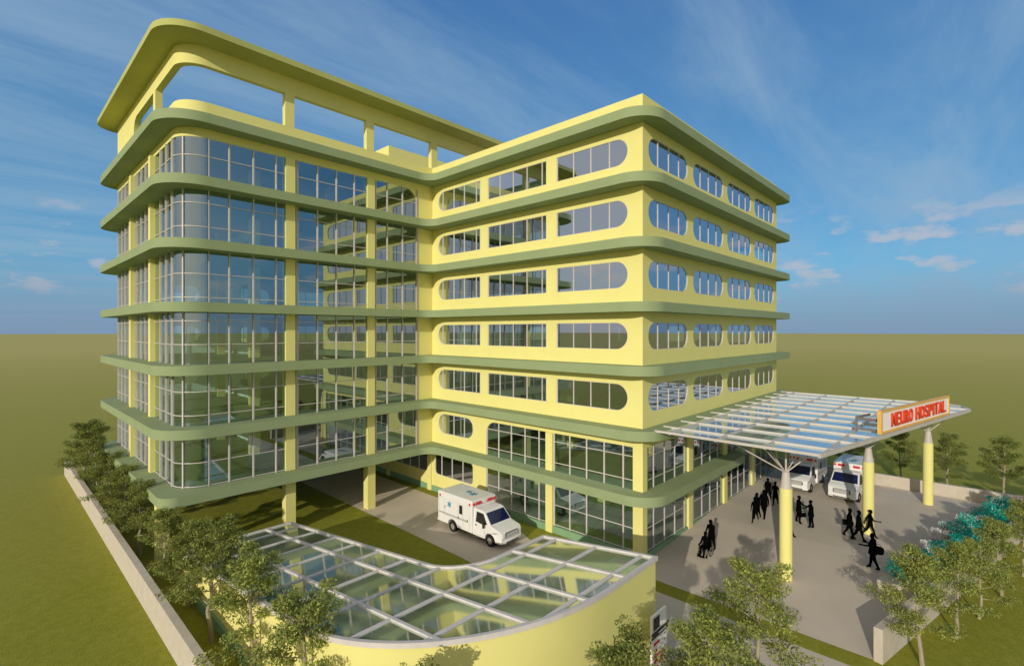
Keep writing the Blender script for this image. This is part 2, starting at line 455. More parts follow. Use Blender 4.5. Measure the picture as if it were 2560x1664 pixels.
# storey 1 (z 3.6 - 6.65)
zu = 2*FL - T
hs = hole(14.28,18.47,4.47,6.06,.79,.79)
wallpanel(rect(12.84,19.3,FL,zu), [hs], fpA); window('window', hs, fpA, (15.33,16.58,17.95))
wallpanel([(0,6.07),(0,zu),(12.84,zu),(12.84,5.1)] + arc(11.94,5.17,.9,0,90,8)[1:] , [], fpA)
wallpanel(rect(WT,25,6.07,zu), [], fpB)
colA = [(0,.62),(6.5,7.05)]
def pier(x0, x1, y0, y1, z0, z1, name='column'):
    mb = MB(); mb.box(x0, x1, y0, y1, z0, z1); return mb.build(name, YEL, H)
pier(-.02,.5,-.02,.62,FL,6.07); pier(-.12,.4,6.5,7.05,FL,6.07)
o = [(.62,FL),(6.5,FL),(6.5,6.07),(.62,6.07)]
mulA = [1.28,2.59,3.87,5.16,6.43]; mulA2 = [7.73,9.0,10.3,11.56,12.78]
for (zz0, zz1, rails) in ((FL,6.07,(4.15,5.52)), (0.02,FL-T,(.1,1.38,2.76))):
    window('curtain_wall', rect(.62,6.5,zz0,zz1), fpA, mulA, rails, glass=GLS, fw=.075, edge=False)
    if zz0 > 1: h2 = [(7.05,zz0),(12.84,zz0),(12.84,5.17)] + arc(11.94,5.17,.9,0,90,8)[1:] + [(7.05,6.07)]
    else: h2 = rect(7.05,12.84,zz0,zz1)
    window('curtain_wall', h2, fpA, mulA2, rails, glass=GLS, fw=.075, edge=False)
pier(-.02,.5,-.02,.62,G-.02,FL-T); pier(-.12,.4,6.5,7.05,G-.02,FL-T)
colB = [5.9,12.0,18.1,24.4]
for i, c in enumerate([.5]+colB[:-1]):
    s0 = c if i == 0 else c+.6; s1 = colB[i]
    ms = [1.36+1.38*j for j in range(20) if s0+.1 < 1.36+1.38*j < s1+.05]
    window('curtain_wall', rect(s0,s1,FL,6.07), fpB, ms, (4.15,5.52), glass=GLS, fw=.085, edge=False)
    window('curtain_wall', rect(s0,s1,.02,FL-T), fpB, ms, (.1,1.38,2.76), glass=GLS, fw=.085, edge=False)
for c in colB:
    pier(c,c+.6,-.1,.4,FL,6.07); pier(c,c+.6,-.1,.4,-.3,FL-T)
# ground storey of the right wing beyond the glazing: low windows with rounded corners over a green plinth
hg = [hole(14.3,18.95,1.0,2.66,.35,.35)] + [hole(a,a+5.2,1.0,2.66,.35,.35) for a in (20.0,26.1,32.2)]
wallpanel(rect(12.84,38,0,FL-T), hg, fpA)
for h in hg:
    a = min(p[0] for p in h); b = max(p[0] for p in h)
    window('window', h, fpA, [a+1.2+1.3*j for j in range(4) if a+1.2+1.3*j < b-.2])
pier(-.12,.2,19.33,19.84,G,FL-T); pier(-.12,.2,25.5,26.0,G,FL-T); pier(-.12,.2,31.6,32.1,G,FL-T)
mb = MB(); mb.box(-.05,WT,-.05,38,G-.3,.0); mb.box(WT,25,-.05,WT,G-.3,.0); mb.build('plinth', PLG, H)
mb = MB(); mb.box(WT,24.98,WT+.01,37.7,-.2,.012); mb.build('ground_floor', FLR, H)

# left wing : curtain walls round the corner
CR = 1.45
def wing_path(n=12, x_end=-1.6, y_end=38.0):
    return [(-18, y_end), (-18, 19.3+CR)] + arc(-18+CR, 19.3+CR, CR, 180, 270, n)[1:] + [(x_end, 19.3)]
path = wing_path()
# u-mullions and v-mullions
mC = [-16.55] + [-15.43+1.385*j for j in range(11)]
mC = [u for u in mC if not (-12.2 < u < -11.35 or -6.2 < u < -5.4)] + [-11.33, -5.35, -1.62]
mD = [20.78+1.375*j for j in range(13)]
mD = [v for v in mD if not (24.9 < v < 25.8 or 31.1 < v < 31.9)]
def curtain(z0, z1, rails):
    mb = MB()
    for u in mC: mb.box(u-.04, u+.04, 19.3-.07, 19.3+.06, z0+.002, z1-.002)
    for v in mD: mb.box(-18-.10, -18+.06, v-.035, v+.035, z0+.002, z1-.002)
    cx, cy = -18+CR, 19.3+CR
    for a in (180, 218, 270):
        t = radians(a); p = Vector((cx + CR*cos(t), cy + CR*sin(t)))
        d = Vector((cos(t), sin(t)))
        mb.bar((p.x, p.y, z0+.002), (p.x, p.y, z1-.002), .08, .13, up=(d.x, d.y, 0))
    for z in rails:
        if z0+.15 < z < z1-.1 or z - z0 < .12: mb.sweep(path, -.045, .02, z-.02, z+.02)
    fr = mb.build('curtain_wall', FRM, H)
    g = MB()
    for i in range(len(path)-1):
        a, b = path[i], path[i+1]
        g.add([(*a,z0),(*b,z0),(*b,z1),(*a,z1)], [(0,1,2,3)])
    g.build('pane', GLS, fr, fixn=False)
RC = [3.66+1.385*j for j in range(16)]
for k in range(1, 7):
    z0 = FL*k; z1 = z0+FL-T if k < 6 else 24.12
    curtain(z0, z1, [r for r in RC if z0 <= r <= z1])
# top fascia with a rounded corner at the solid bay, solid bay itself on each storey
mb = MB(); mb.sweep(wing_path(), -.02, .25, 24.12, 24.65); mb.build('fascia_beam', YEL, H, smooth=True)
for k in range(1, 7):
    z0 = FL*k
    if k == 6:
        r = 1.15
        ol = [(-1.6,z0),(-.0,z0),(-.0,24.65),(-1.6,24.65),(-1.6,24.12),(-1.6-r,24.12)] + [( -1.6-r + r*sin(radians(a)), 24.12-r + r*cos(radians(a))) for a in range(10,91,10)]
        wallpanel(ol, [], lambda s, z, d: (s, 19.3+d-.02, z))
    else: wallpanel(rect(-1.6,0,z0,z0+FL-T), [], lambda s, z, d: (s, 19.3+d, z))
# structural columns of the wing
for k in range(1, 7):
    z0 = FL*k; z1 = z0+FL-T if k < 6 else 24.12
    for (a, b) in ((-12.07,-11.45),(-6.1,-5.48)): pier(a,b,19.3-.13,19.3+.45,z0,z1)
    for v in (25.1, 31.2): pier(-18.28,-17.75,v,v+.55,z0,z1)
for (a, b) in ((-12.1,-11.45),(-6.12,-5.48)):
    for v in (19.1, 37.3): pier(a,b,v,v+.6,G-.02,FL-T)
for v in (20.0, 37.4): pier(-18.95,-18.35,v,v+.6,G-.02,FL-T)
# interior columns, rear wall and end walls
for k in range(1, 7):
    z0 = FL*k; z1 = z0+FL-T
    for a in (-12.07,-6.1,-.1,5.9,12.0,18.1):
        for v in (25.3, 32.9): pier(a,a+.6,v,v+.6,z0,z1)
    for a in (6.0, 12.1, 18.2): pier(a,a+.6,9.3,9.9,z0,z1)
for a in (6.0, 12.1, 18.2):
    for v in (6.5,12.7,25.3,31.5): pier(a,a+.6,v,v+.6,.02,FL-T)
for k in range(1, 7):
    z0 = FL*k; zu = z0+FL-T
    hb = [hole(-17+6.1*j, -17+6.1*j+5.0, z0+.87, z0+2.46, .79, .79) for j in range(3)]
    mp = lambda s, z, d: (s, 38-d, z)
    wallpanel(rect(-18,25,z0,zu), hb, mp, name='rear_wall')
    for j, h in enumerate(hb): window('rear_window', h, mp, [-17+6.1*j+1.2+1.35*i for i in range(3)])
    mp = lambda s, z, d: (25-d, s, z)
    hr = [hole(1.0+6.1*j, 6.2+6.1*j, z0+.87, z0+2.46, .79, .79) for j in range(5)]
    wallpanel(rect(WT,38-WT,z0,zu), hr, mp, name='end_wall')
    if k in (2,4,6):
        for h in hr[:2]: window('end_window', h, mp, ())
    # inner partitions, pale mint, with openings
    mb = MB()
    mb.panel(rect(28.4,37.5,z0,zu), [hole(29.6,32.8,z0+.9,z0+2.3,.6,.6), hole(34.6,35.3,z0+.02,z0+2.5)], lambda s, z, d: (-10.4+d, s, z), .12)
    mb.panel(rect(-17.7,1.5,z0,zu), hb, lambda s, z, d: (s, 37.55+d, z), .15)
    mb.panel(rect(19.9,33.3,z0,zu), [hole(21.5,24.5,z0+.02,z0+2.3), hole(26,31,z0+.9,z0+2.4)], lambda s, z, d: (1.6+d, s, z), .12)
    mb.panel(rect(5.0,24.6,z0,zu), [hole(7,8.2,z0+.02,z0+2.3), hole(14,15.2,z0+.02,z0+2.3)], lambda s, z, d: (s, 10.6+d, z), .12)
    mb.build('partition_wall', MINT, H)
wallpanel(rect(WT,38-WT,0,FL-T), [], lambda s, z, d: (25-d, s, z), name='end_wall')
wallpanel(rect(WT,25,0,FL-T), [], lambda s, z, d: (s, 38-d, z), name='rear_wall')
# roof parapet
LP = [(0,0),(25,0),(25,38),(-18,38),(-18,19.3),(0,19.3)]
mb = MB(); mb.sweep(rounded(LP, [0,0,0,0,CR,0], 12), 0, .2, 25.2, 26.25, closed=True); mb.build('parapet', YEL, H, smooth=True)
# stair house on the roof
mb = MB(); mb.box(2.73,11.5,30.0,36.5,25.2,31.62); mb.build('stair_house', YEL, H)
# crown : ring beam on columns with a broad eave
CP = [(-18,19.3),(25,19.3),(25,38),(-18,38)]
mb = MB(); mb.sweep(rounded(CP, [CR,.0,.0,0], 12), 0, .38, 28.4, 29.5, closed=True); mb.build('crown_beam', YEL, H, smooth=True)
ring_o = rounded([(-19.3,17.65),(26.4,17.65),(26.4,39.4),(-19.3,39.4)], [2.1,1.5,1.5,1.5], 12)
ring_i = rounded([(-17.6,19.7),(24.6,19.7),(24.6,37.6),(-17.6,37.6)], [1.05,.1,.1,.1], 12)
mb = MB(); mb.prism(ring_o, 29.5, 29.86, holes=[ring_i]); mb.build('crown_eave', OLV, H, smooth=True)
for a in (-12.07,-6.1,-.1,5.9,12.0,18.1): pier(a,a+.6,19.3-.01,19.7,26.25,28.4)
for a in (-12.07,-6.1,-.1,5.9,12.0,18.1,24.4): pier(a,a+.6,37.6,38.01,26.25,28.4)
pier(-18.02,-17.62,25.0,25.6,26.25,28.4)
pier(24.6,25.02,19.3,19.9,26.25,28.4)
r = 1.0
ol = [(31.7,26.25),(38,26.25),(38,28.4),(31.7-r,28.4)] + [(31.7-r + r*sin(radians(a)), 28.4-r + r*cos(radians(a))) for a in range(10,91,10)]
wallpanel(ol, [], lambda s, z, d: (-18+d, s, z), name='crown_wall', th=.38)
mb = MB(); mb.box(.3,24.7,.3,37.7,25.2,25.23); mb.build('roof_deck', PAV, H)

# ------------------------------------------------------------------ ramp pavilion with sloping glass roof
P = thing('ramp_pavilion', 'curved yellow walled ramp shelter with sloping gridded glass roof before the hospital', 'pavilion')
zr = lambda x, y: 3.33 - 0.13*y
inner = [(-7.9,.75)] + arc(-10.9,2.85,2.1,270,180,8) + [(-13.0,16.3)]
outer = [(-7.88,-4.87),(-11.2,-4.87)] + arc(-11.2,2.35,7.4,270,180,20,ry=7.22)[1:] + [(-18.6,16.3)]
outl = inner + outer[::-1]
mb = MB(); mb.sweep(outer, -.22, .0, G-2.6, lambda x, y: zr(x,y)-.09); mb.build('outer_wall', YEL, P, smooth=True)
mb = MB(); mb.sweep(inner, 0, .2, G-2.6, lambda x, y: zr(x,y)-.09); mb.build('inner_wall', YEL, P, smooth=True)
mb = MB(); mb.sweep(outer[3:], .003, .12, G-.1, G+.5); mb.build('plinth', PLG, P)
mb = MB(); mb.add([(p[0],p[1],zr(*p)) for p in outl], [tuple(range(len(outl)))]); mb.build('glass_roof', GLR, P, fixn=False)
def clip(axis, c):
    """intervals where the line (x=c or y=c) lies inside the pavilion outline"""
    ts = []; n = len(outl); o = 1-axis
    for i in range(n):
        a, b = outl[i], outl[(i+1)%n]
        if (a[axis]-c)*(b[axis]-c) < 0: ts.append(a[o] + (b[o]-a[o])*(c-a[axis])/(b[axis]-a[axis]))
    ts.sort(); return list(zip(ts[::2], ts[1::2]))
for x in (-10.0,-12.2,-14.4,-16.6):
    for a, b in clip(0, x):
        mb = MB(); mb.bar((x,a,zr(x,a)), (x,b,zr(x,b)), .13, .13); mb.build('rafter', STL, P)
for j in range(10):
    y = -4.3 + 2.13*j
    for a, b in clip(1, y):
        if b-a < .5: continue
        mb = MB(); mb.bar((a,y,zr(a,y)-.015), (b,y,zr(b,y)-.015), .125, .125); mb.build('purlin', STL, P)
mb = MB(); mb.sweep(outl, -.07, .08, lambda x, y: zr(x,y)-.09, lambda x, y: zr(x,y)+.07, closed=True); mb.build('edge_frame', STL, P, smooth=True)
# ramp floor
mid = [((a+b)) for a, b in ((0,0),)]
mb = MB()
rp = [(-7.9,.55,-4.65,G+.012)]
mb.add([(-7.9,-4.65,G+.012),(-7.9,.55,G+.012),(-10.9,.55,G+.012),(-12.9,2.3,G+.012),(-18.4,2.3,G+.012),(-17.2,-1.9,G+.012),(-14.5,-4.0,G+.012),(-11.2,-4.65,G+.012)], [(0,1,2,3,4,5,6,7)])
mb.add([(-18.45,2.2,G+.005),(-13.1,2.2,G+.005),(-13.1,16.2,G-2.4),(-18.45,16.2,G-2.4)], [(0,1,2,3)])
mb.build('ramp_floor', FLR, P, fixn=False)
mb = MB(); mb.box(-18.6,-13.0,16.2,16.32,G-2.5,zr(0,16.3)-.1); mb.build('end_wall', PLG, P)

# ------------------------------------------------------------------ entrance canopy
K = thing('entrance_canopy', 'pale steel and blue glass canopy on round yellow columns over the forecourt', 'canopy')
ZC = 7.18
def front_v(u): return -8.78 - .205*u
cout = [(-.25,-1.15),(-.0,-8.75),(22.2,-13.35),(23.9,-12.9),(24.5,-12.2),(24.45,-1.15)]
mb = MB(); mb.add([(x,y,ZC) for x, y in cout], [tuple(range(6))]); mb.build('glass_roof', GLC, K, fixn=False)
for i, u in enumerate([-.1]+[1.45+2.3*j for j in range(11)]):
    v1 = front_v(u) if u < 22.2 else (-13.0 if u < 24 else -12.2)
    mb = MB(); mb.bar((u,-.55 if i else -.8,ZC+.03),(u,v1,ZC+.03),.08,.13); mb.build('beam', CNP, K)
for v in (-1.65,-4.15,-6.47,-8.85,-11.2):
    u0 = -.1 if v > front_v(0) else (v+8.78)/-.205
    mb = MB(); mb.bar((u0,v,ZC-.0),(24.45,v,ZC-.0),.10,.15); mb.build('purlin', CNP, K)
mb = MB()
for a, b in zip(cout[1:-1], cout[2:]): mb.bar((*a,ZC-.02),(*b,ZC-.02),.13,.20)
mb.build('edge_beam', CNP, K)
colC = [(3.25,-6.53),(12.66,-8.78),(22.2,-11.07)]
for (u, v) in colC:
    zg = zramp(u, v)
    mb = MB(); mb.tube((u,v,zg-.05),(u,v,4.52),.31,n=28); c = mb.build('column', YEL, K, smooth=True)
    mb = MB(); mb.tube((u,v,4.52),(u,v,5.38),.285,.17,n=24); mb.tube((u,v,5.38),(u,v,ZC-.14),.05,n=10); mb.build('column_head', CNP, c, smooth=True)
    for (a, b) in ((2.4,-.6),(-2.3,.5),(2.2,2.3),(-2.0,2.4),(.6,-1.7)):
        vv = v+b
        vv = max(vv, front_v(u+a)+.1)
        mb = MB(); mb.tube((u,v,5.32),(min(u+a,24.3),vv,ZC-.12),.035,n=8); mb.build('strut', CNP, c, smooth=True)

# sign board on the canopy edge
s0 = Vector((6.9,-10.12)); s1 = Vector((17.85,-12.4)); ln = (s1-s0).length; ang = atan2(s1.y-s0.y, s1.x-s0.x)
S = thing('hospital_sign', 'long white sign with gold frame and red letters standing on the canopy edge', 'sign', (s0.x,s0.y,7.31), ang)
mb = MB(); mb.box(0,ln,0,.12,0,1.2); mb.build('board', SGW, S)
mb = MB()
for b in ((-.02,ln+.02,-.05,.14,1.1,1.22),(-.02,ln+.02,-.05,.14,-.02,.1),(-.02,.16,-.05,.14,.1,1.1),(ln-.14,ln+.02,-.05,.14,.1,1.1)): mb.box(*b)
mb.build('sign_frame', SGO, S)
def text_mesh(txt, size, ext, mat, parent, sx=1.0, bold=0.0):
    cu = bpy.data.curves.new('t', 'FONT'); cu.body = txt; cu.size = size; cu.extrude = ext; cu.offset = bold
    cu.space_character = 1.08; cu.align_x = 'CENTER'; cu.align_y = 'CENTER'
    o = bpy.data.objects.new('t', cu); COL.objects.link(o)
    dg = bpy.context.evaluated_depsgraph_get(); dg.update()
    me = bpy.data.meshes.new_from_object(o.evaluated_get(dg)); bpy.data.objects.remove(o)
    me.transform(Matrix.Diagonal((sx,1,1,1))); me.materials.clear(); me.materials.append(mat)
    r = bpy.data.objects.new('lettering', me); COL.objects.link(r); r.parent = parent
    return r
for word, xa, xb in (('NEURO', 1.35, 4.55), ('HOSPITAL', 5.0, ln-.75)):
    chars = []
    n_ = len(word); wdt = {'I': .45}
    tot = sum(wdt.get(ch, 1) for ch in word); x_ = xa
    for ch in word:
        cw = (xb-xa)*wdt.get(ch, 1)/tot
        t = text_mesh(ch, 1.0, .03, SGR, S, bold=.012); t.name = 'letter'
        xs = [v.co.x for v in t.data.vertices]; ys = [v.co.y for v in t.data.vertices]
        f = (cw*.86)/(max(xs)-min(xs)) if ch != 'I' else 1.3; g_ = .74/(max(ys)-min(ys))
        t.data.transform(Matrix.Translation((-(max(xs)+min(xs))/2, -min(ys), 0))); t.data.transform(Matrix.Diagonal((f,g_,1,1)))
        t.rotation_euler = (radians(90),0,0); t.location = (x_+cw/2,-.06,.24)
        x_ += cw
mb = MB()
mb.box(.3,.36,.16,1.3,.02,.14); mb.box(.3,.36,.16,1.3,.55,.72); mb.box(.3,.36,1.2,1.32,.14,.55); mb.box(.36,2.2,1.24,1.3,.6,.72)
mb.build('rear_frame', surf('bracket_grey', (0.14, 0.12, 0.12), (0.20, 0.18, 0.18)), S)

# wayfinding totem
W = thing('wayfinding_panel', 'tall white direction panel with black block and red lines by the yellow wall', 'sign', (-9.35,-5.5,0))
mb = MB(); mb.box(0,1.1,0,.08,.35,2.5); mb.build('panel', PNW, W)
mb = MB(); mb.box(.08,.14,.02,.07,G,.35); mb.box(.96,1.02,.02,.07,G,.35); mb.build('leg', SGD, W)
mb = MB(); mb.box(.1,.55,-.012,.0,1.98,2.42); mb.build('black_square', SGD, W)
mb = MB(); mb.box(-.05,1.25,-.035,.0,1.72,1.92); mb.build('black_band', SGD, W)
mb = MB(); mb.box(.42,.98,-.05,-.035,1.80,1.84); mb.build('band_line', PNW, W)
for i, (x0, x1, z) in enumerate(((.12,.55,1.42),(.12,.38,1.16),(.12,.85,.98),(.12,.80,.80),(.5,.78,.64),(.12,.42,.55))):
    mb = MB(); mb.box(x0,x1,-.012,0,z,z+.10); mb.build('red_line', PNR, W)
for i in range(6):
    mb = MB(); z = 1.52-.22*i; mb.add([(.93,-.012,z),(1.05,-.012,z+.05),(.93,-.012,z+.10)], [(0,1,2)]); mb.build('arrow', SGD, W, fixn=False)

# ------------------------------------------------------------------ boundary walls and planter
def lwall(name, a, b, th, z0, z1, label):
    mb = MB(); mb.sweep([a,b], 0, -th, z0, z1); o = mb.build(name, WLL); bevel(o, .015); return tag(o, label, 'wall', 'concrete boundary walls')
lwall('boundary_wall', (-1.25,wall_v(-1.25)), (25.3,wall_v(25.3)), .32, G-.1, .92, 'concrete wall along the right of the forecourt in front of the trees')
lwall('boundary_wall', (25.3,-16.9), (25.3,9.0), .3, G-.1, .93, 'concrete wall closing the far end of the forecourt behind the ambulances')
lwall('boundary_wall', (-20.15,-16.0), (-20.15,47.5), -.33, G-.1, .9, 'long pale concrete wall running along the left row of trees')
pl = [(4.6,-10.25),(23.6,-14.3),(23.6,wall_v(23.6)+.02),(4.6,wall_v(4.6)+.02)]
mb = MB(); mb.prism(pl, -.2, .5); o = mb.build('planter_box', WLL); bevel(o, .02); tag(o, 'low concrete planter full of shrubs along the right forecourt wall', 'planter')

# ------------------------------------------------------------------ trees
def leaf_cloud(mb, centres, count, size, spread, rng, flat=.6):
    for _ in range(count):
        c, r = centres[rng.randrange(len(centres))]
        while True:
            d = Vector((rng.uniform(-1,1), rng.uniform(-1,1), rng.uniform(-1,1)))
            if d.length < 1: break
        d = d.normalized() * (d.length ** .7)
        p = Vector(c) + Vector((d.x*r, d.y*r, d.z*r*flat))
        n = Vector((rng.gauss(0,.7), rng.gauss(0,.7), rng.uniform(.2,1.3))).normalized()
        t = n.cross(Vector((rng.uniform(-1,1), rng.uniform(-1,1), rng.uniform(-.3,.3)))).normalized()
        b = n.cross(t); s = size*rng.uniform(.6,1.25)
        mb.add([p - t*s, p - b*s*.45, p + t*s, p + b*s*.45], [(0,1,2,3)])
def make_tree(seed, h=5.1, leaves=5200, mat=LEAF, size=.060, slim=1.0):
    rng = random.Random(seed)
    root = bpy.data.objects.new('tree', None); COL.objects.link(root)
    mb = MB(); cs = []
    # trunk : gently wandering, tapered
    pts = []; x = y = 0
    for i in range(8):
        z = h*.92*i/7; pts.append(Vector((x,y,z))); x += rng.gauss(0,.05); y += rng.gauss(0,.05)
    for i in range(7):
        mb.tube(pts[i], pts[i+1], .085*(1-i/7.6)+.012, .085*(1-(i+1)/7.6)+.012, n=8, caps=False)
    nl = 17
    for k in range(nl):
        f = k/(nl-1); z = h*(.27 + .62*f)
        i = min(6, int(z/(h*.92)*7)); tt = z/(h*.92)*7 - i
        base = pts[i].lerp(pts[i+1], min(1,tt))
        az = k*2.4 + rng.uniform(-.5,.5)
        prof = (1.0 - .62*f**1.3) * (1 if f > .12 else .75)
        L = h*.33*prof*rng.uniform(.65,1.12)*slim
        el = rng.uniform(.05,.45) + .5*f
        d = Vector((cos(az)*cos(el), sin(az)*cos(el), sin(el)))
        p = base; r = .036*(1-.6*f)
        seg = 4
        for j in range(seg):
            q = p + d*L/seg + Vector((rng.gauss(0,.04),rng.gauss(0,.04),.02))
            mb.tube(p, q, r, r*.65, n=5, caps=False); r *= .65
            if j >= 1: cs.append((q, h*.075*rng.uniform(.75,1.3)))
            # side twigs
            if j >= 1:
                for sd in (-1,1):
                    e = Vector((-d.y,d.x,rng.uniform(-.1,.4)))*sd + d*.6
                    w = q + e.normalized()*L*.26*rng.uniform(.6,1.2)
                    mb.tube(q, w, r*.6, r*.2, n=4, caps=False); cs.append((w, h*.062*rng.uniform(.7,1.3)))
            p = q
    cs.append((pts[7], h*.07)); cs.append((pts[7]+Vector((0,0,h*.04)), h*.05))
    mb.build('trunk', BRK, root, smooth=True)
    lb = MB(); leaf_cloud(lb, cs, leaves, size, 1, rng, .55)
    lb.build('crown', mat, root, fixn=False)
    return root
protos = [make_tree(11, leaves=10500), make_tree(23, leaves=10000, slim=1.08), make_tree(37, leaves=11500, mat=LEAFB), make_tree(51, leaves=10000, slim=.95), make_tree(64, leaves=12000, mat=LEAFB, slim=1.1)]
used = set()
def place_tree(i, x, y, s, rz, label, group, z=G, sz=None):
    p = protos[i]
    if i in used: p = copy_tree(p)
    used.add(i)
    p.location = (x,y,z-.03); p.rotation_euler = (0,0,rz); p.scale = (s,s,sz or s)
    p['label'] = label; p['category'] = 'tree'; p['group'] = group
LG = 'trees in a row along the left wall'
Lt = [(-18.9,5.6,1.0,0),(-18.85,1.3,1.0,1),(-18.5,-3.2,.93,3),(-19.05,9.78,1.0,4),(-18.95,13.6,.8,2),(-19.05,18.0,.76,3),(-19.3,22.2,.84,4),(-19.35,27.3,.86,2),(-19.4,31.9,.88,4),(-19.4,36.4,.92,2),(-19.6,41.0,1.08,4),(-19.4,44.6,.98,2)]
Ll = ['bushy tree before the left part of the ramp roof, nearest but two in its row','small tree with sparse top leaning over the ramp roof grid','lowest tree at the bottom edge before the curved yellow wall',
 'tall tree with bare pale trunk beside the left wall','fourth tree from the camera in the left wall row','dark tree beside the left wall level with the rounded wing corner',
 'tree shading the lowest green slab behind the wall corner','dense tree half way up the left wall','tree in front of the second yellow wing column','dark tree last but two in the left wall row',
 'tallest dark tree near the far end of the left wall','farthest tree at the end of the left wall']
for i, ((x,y,s,p), lb) in enumerate(zip(Lt, Ll)): place_tree(p, x, y, s*(1.12 if i in (4,5,6,7,8,9) else 1.04), i*1.9+.4, lb, LG, sz=s)
FG = 'trees along the front edge of the site'
place_tree(1, -7.06,-8.35,1.0,1.1,'broad tree overlapping the base of the nearest canopy column', FG)
place_tree(0, -11.3,-8.2,.98,2.6,'light green tree at the bottom edge right of the direction panel', FG)
place_tree(4, -13.9,-7.1,.97,4.0,'tree at the bottom edge against the curved yellow wall left of the panel', FG)
RG = 'trees outside the right forecourt wall'
Rt = [(-.31,-12.36),(2.98,-13.25),(5.69,-13.95),(8.98,-14.77),(12.74,-15.65),(16.6,-16.7),(20.3,-17.6),(24.0,-18.5),(28.2,-18.9),(19.0,-22.5)]
Rl = ['nearest tree with pale trunk beside the end of the right wall','second tree from the wall end in the right row','third tree from the wall end in the right row','fourth tree in the right row before the teal planting',
 'fifth tree in the right row beside the teal planting','tree beyond the teal planting near the right edge','tree near the right edge behind the planter','tree behind the far corner of the forecourt wall','distant tree at the right edge beyond the wall corner','lone tree standing apart on the lawn at the right edge']
for i, ((x,y), lb) in enumerate(zip(Rt, Rl)): place_tree([3,0,1,3,0,1,3,0,1,0][i], x, y, [.90,.80,.72,.76,.80,.82,.85,.9,.95,.9][i], i*2.3, lb, RG)
BG = 'trees behind the forecourt end wall'
Bt = [(29.9,-1.0),(29.9,-4.8),(29.9,-8.74),(29.7,-11.87),(30.1,-15.2),(33.0,3.0)]
Bl = ['tree behind the left parked ambulance','tree behind the gap between the parked ambulances','tree behind the middle canopy column','tree behind the far canopy column','tree right of the far canopy column behind the wall','distant tree glimpsed beneath the canopy by the building corner']
for i, ((x,y), lb) in enumerate(zip(Bt, Bl)): place_tree([4,2,2,4,2,4][i], x, y, [.9,.92,.88,.9,.95,.9][i], i*1.3+.3, lb, BG)

# planting in the planter
def shrub(seed, x, y, r, fol, blo, label, group, name='shrub', n1=900, n2=0, z=.48, h=.75):
    rng = random.Random(seed)
    o = thing(name, label, 'shrub', (x,y,z), 0, group)
    cs = [((rng.gauss(0,r*.45), rng.gauss(0,r*.35), rng.uniform(.1,h*.8)), r*.42) for _ in range(11)]
    mb = MB(); leaf_cloud(mb, cs, n1, .075, 1, rng, .7); mb.build('foliage', fol, o, fixn=False)
    st = MB()
    for c, _ in cs: st.tube((c[0]*.3,c[1]*.3,0), c, .015, .006, n=5)
    st.build('stem', BRK, o)
    if n2:
        mb = MB(); leaf_cloud(mb, [((c[0],c[1],c[2]+.14), q*.9) for c, q in cs[:6]], n2, .06, 1, rng, .6); mb.build('blossom', blo, o, fixn=False)
SG = 'shrubs in the forecourt planter'
for i, (u, dv, kind) in enumerate([(5.5,.75,'t'),(7.0,.6,'p'),(8.0,1.1,'t'),(9.6,.55,'w'),(9.9,1.3,'t'),(11.2,.5,'p'),(11.8,1.35,'t'),(13.0,1.4,'t'),(13.6,.5,'w'),(14.6,1.3,'t'),(15.6,.6,'p'),(16.2,1.4,'t'),(17.2,.5,'w'),(18.2,1.3,'t'),(19.2,.55,'p'),(19.8,1.2,'t'),(21.2,.7,'p'),(22.2,1.0,'t')]):
    v = -10.25 - .2132*(u-4.6) - dv
    if kind == 't': shrub(100+i,u,v,.95,TEAL,BLOS,'bright teal leaved shrub in the forecourt planter',SG+' teal','teal_shrub', n1=1500, h=.95, n2=110)
    elif kind == 'w': shrub(100+i,u,v,.7,PINK,BLOS,'shrub covered in white blossom at the planter edge',SG+' white','blossom_shrub', n1=300, n2=900)
    else: shrub(100+i,u,v,.75,PINK,None,'dull pinkish brown shrub at the planter edge',SG+' brown','brown_shrub', n1=700, h=.5)

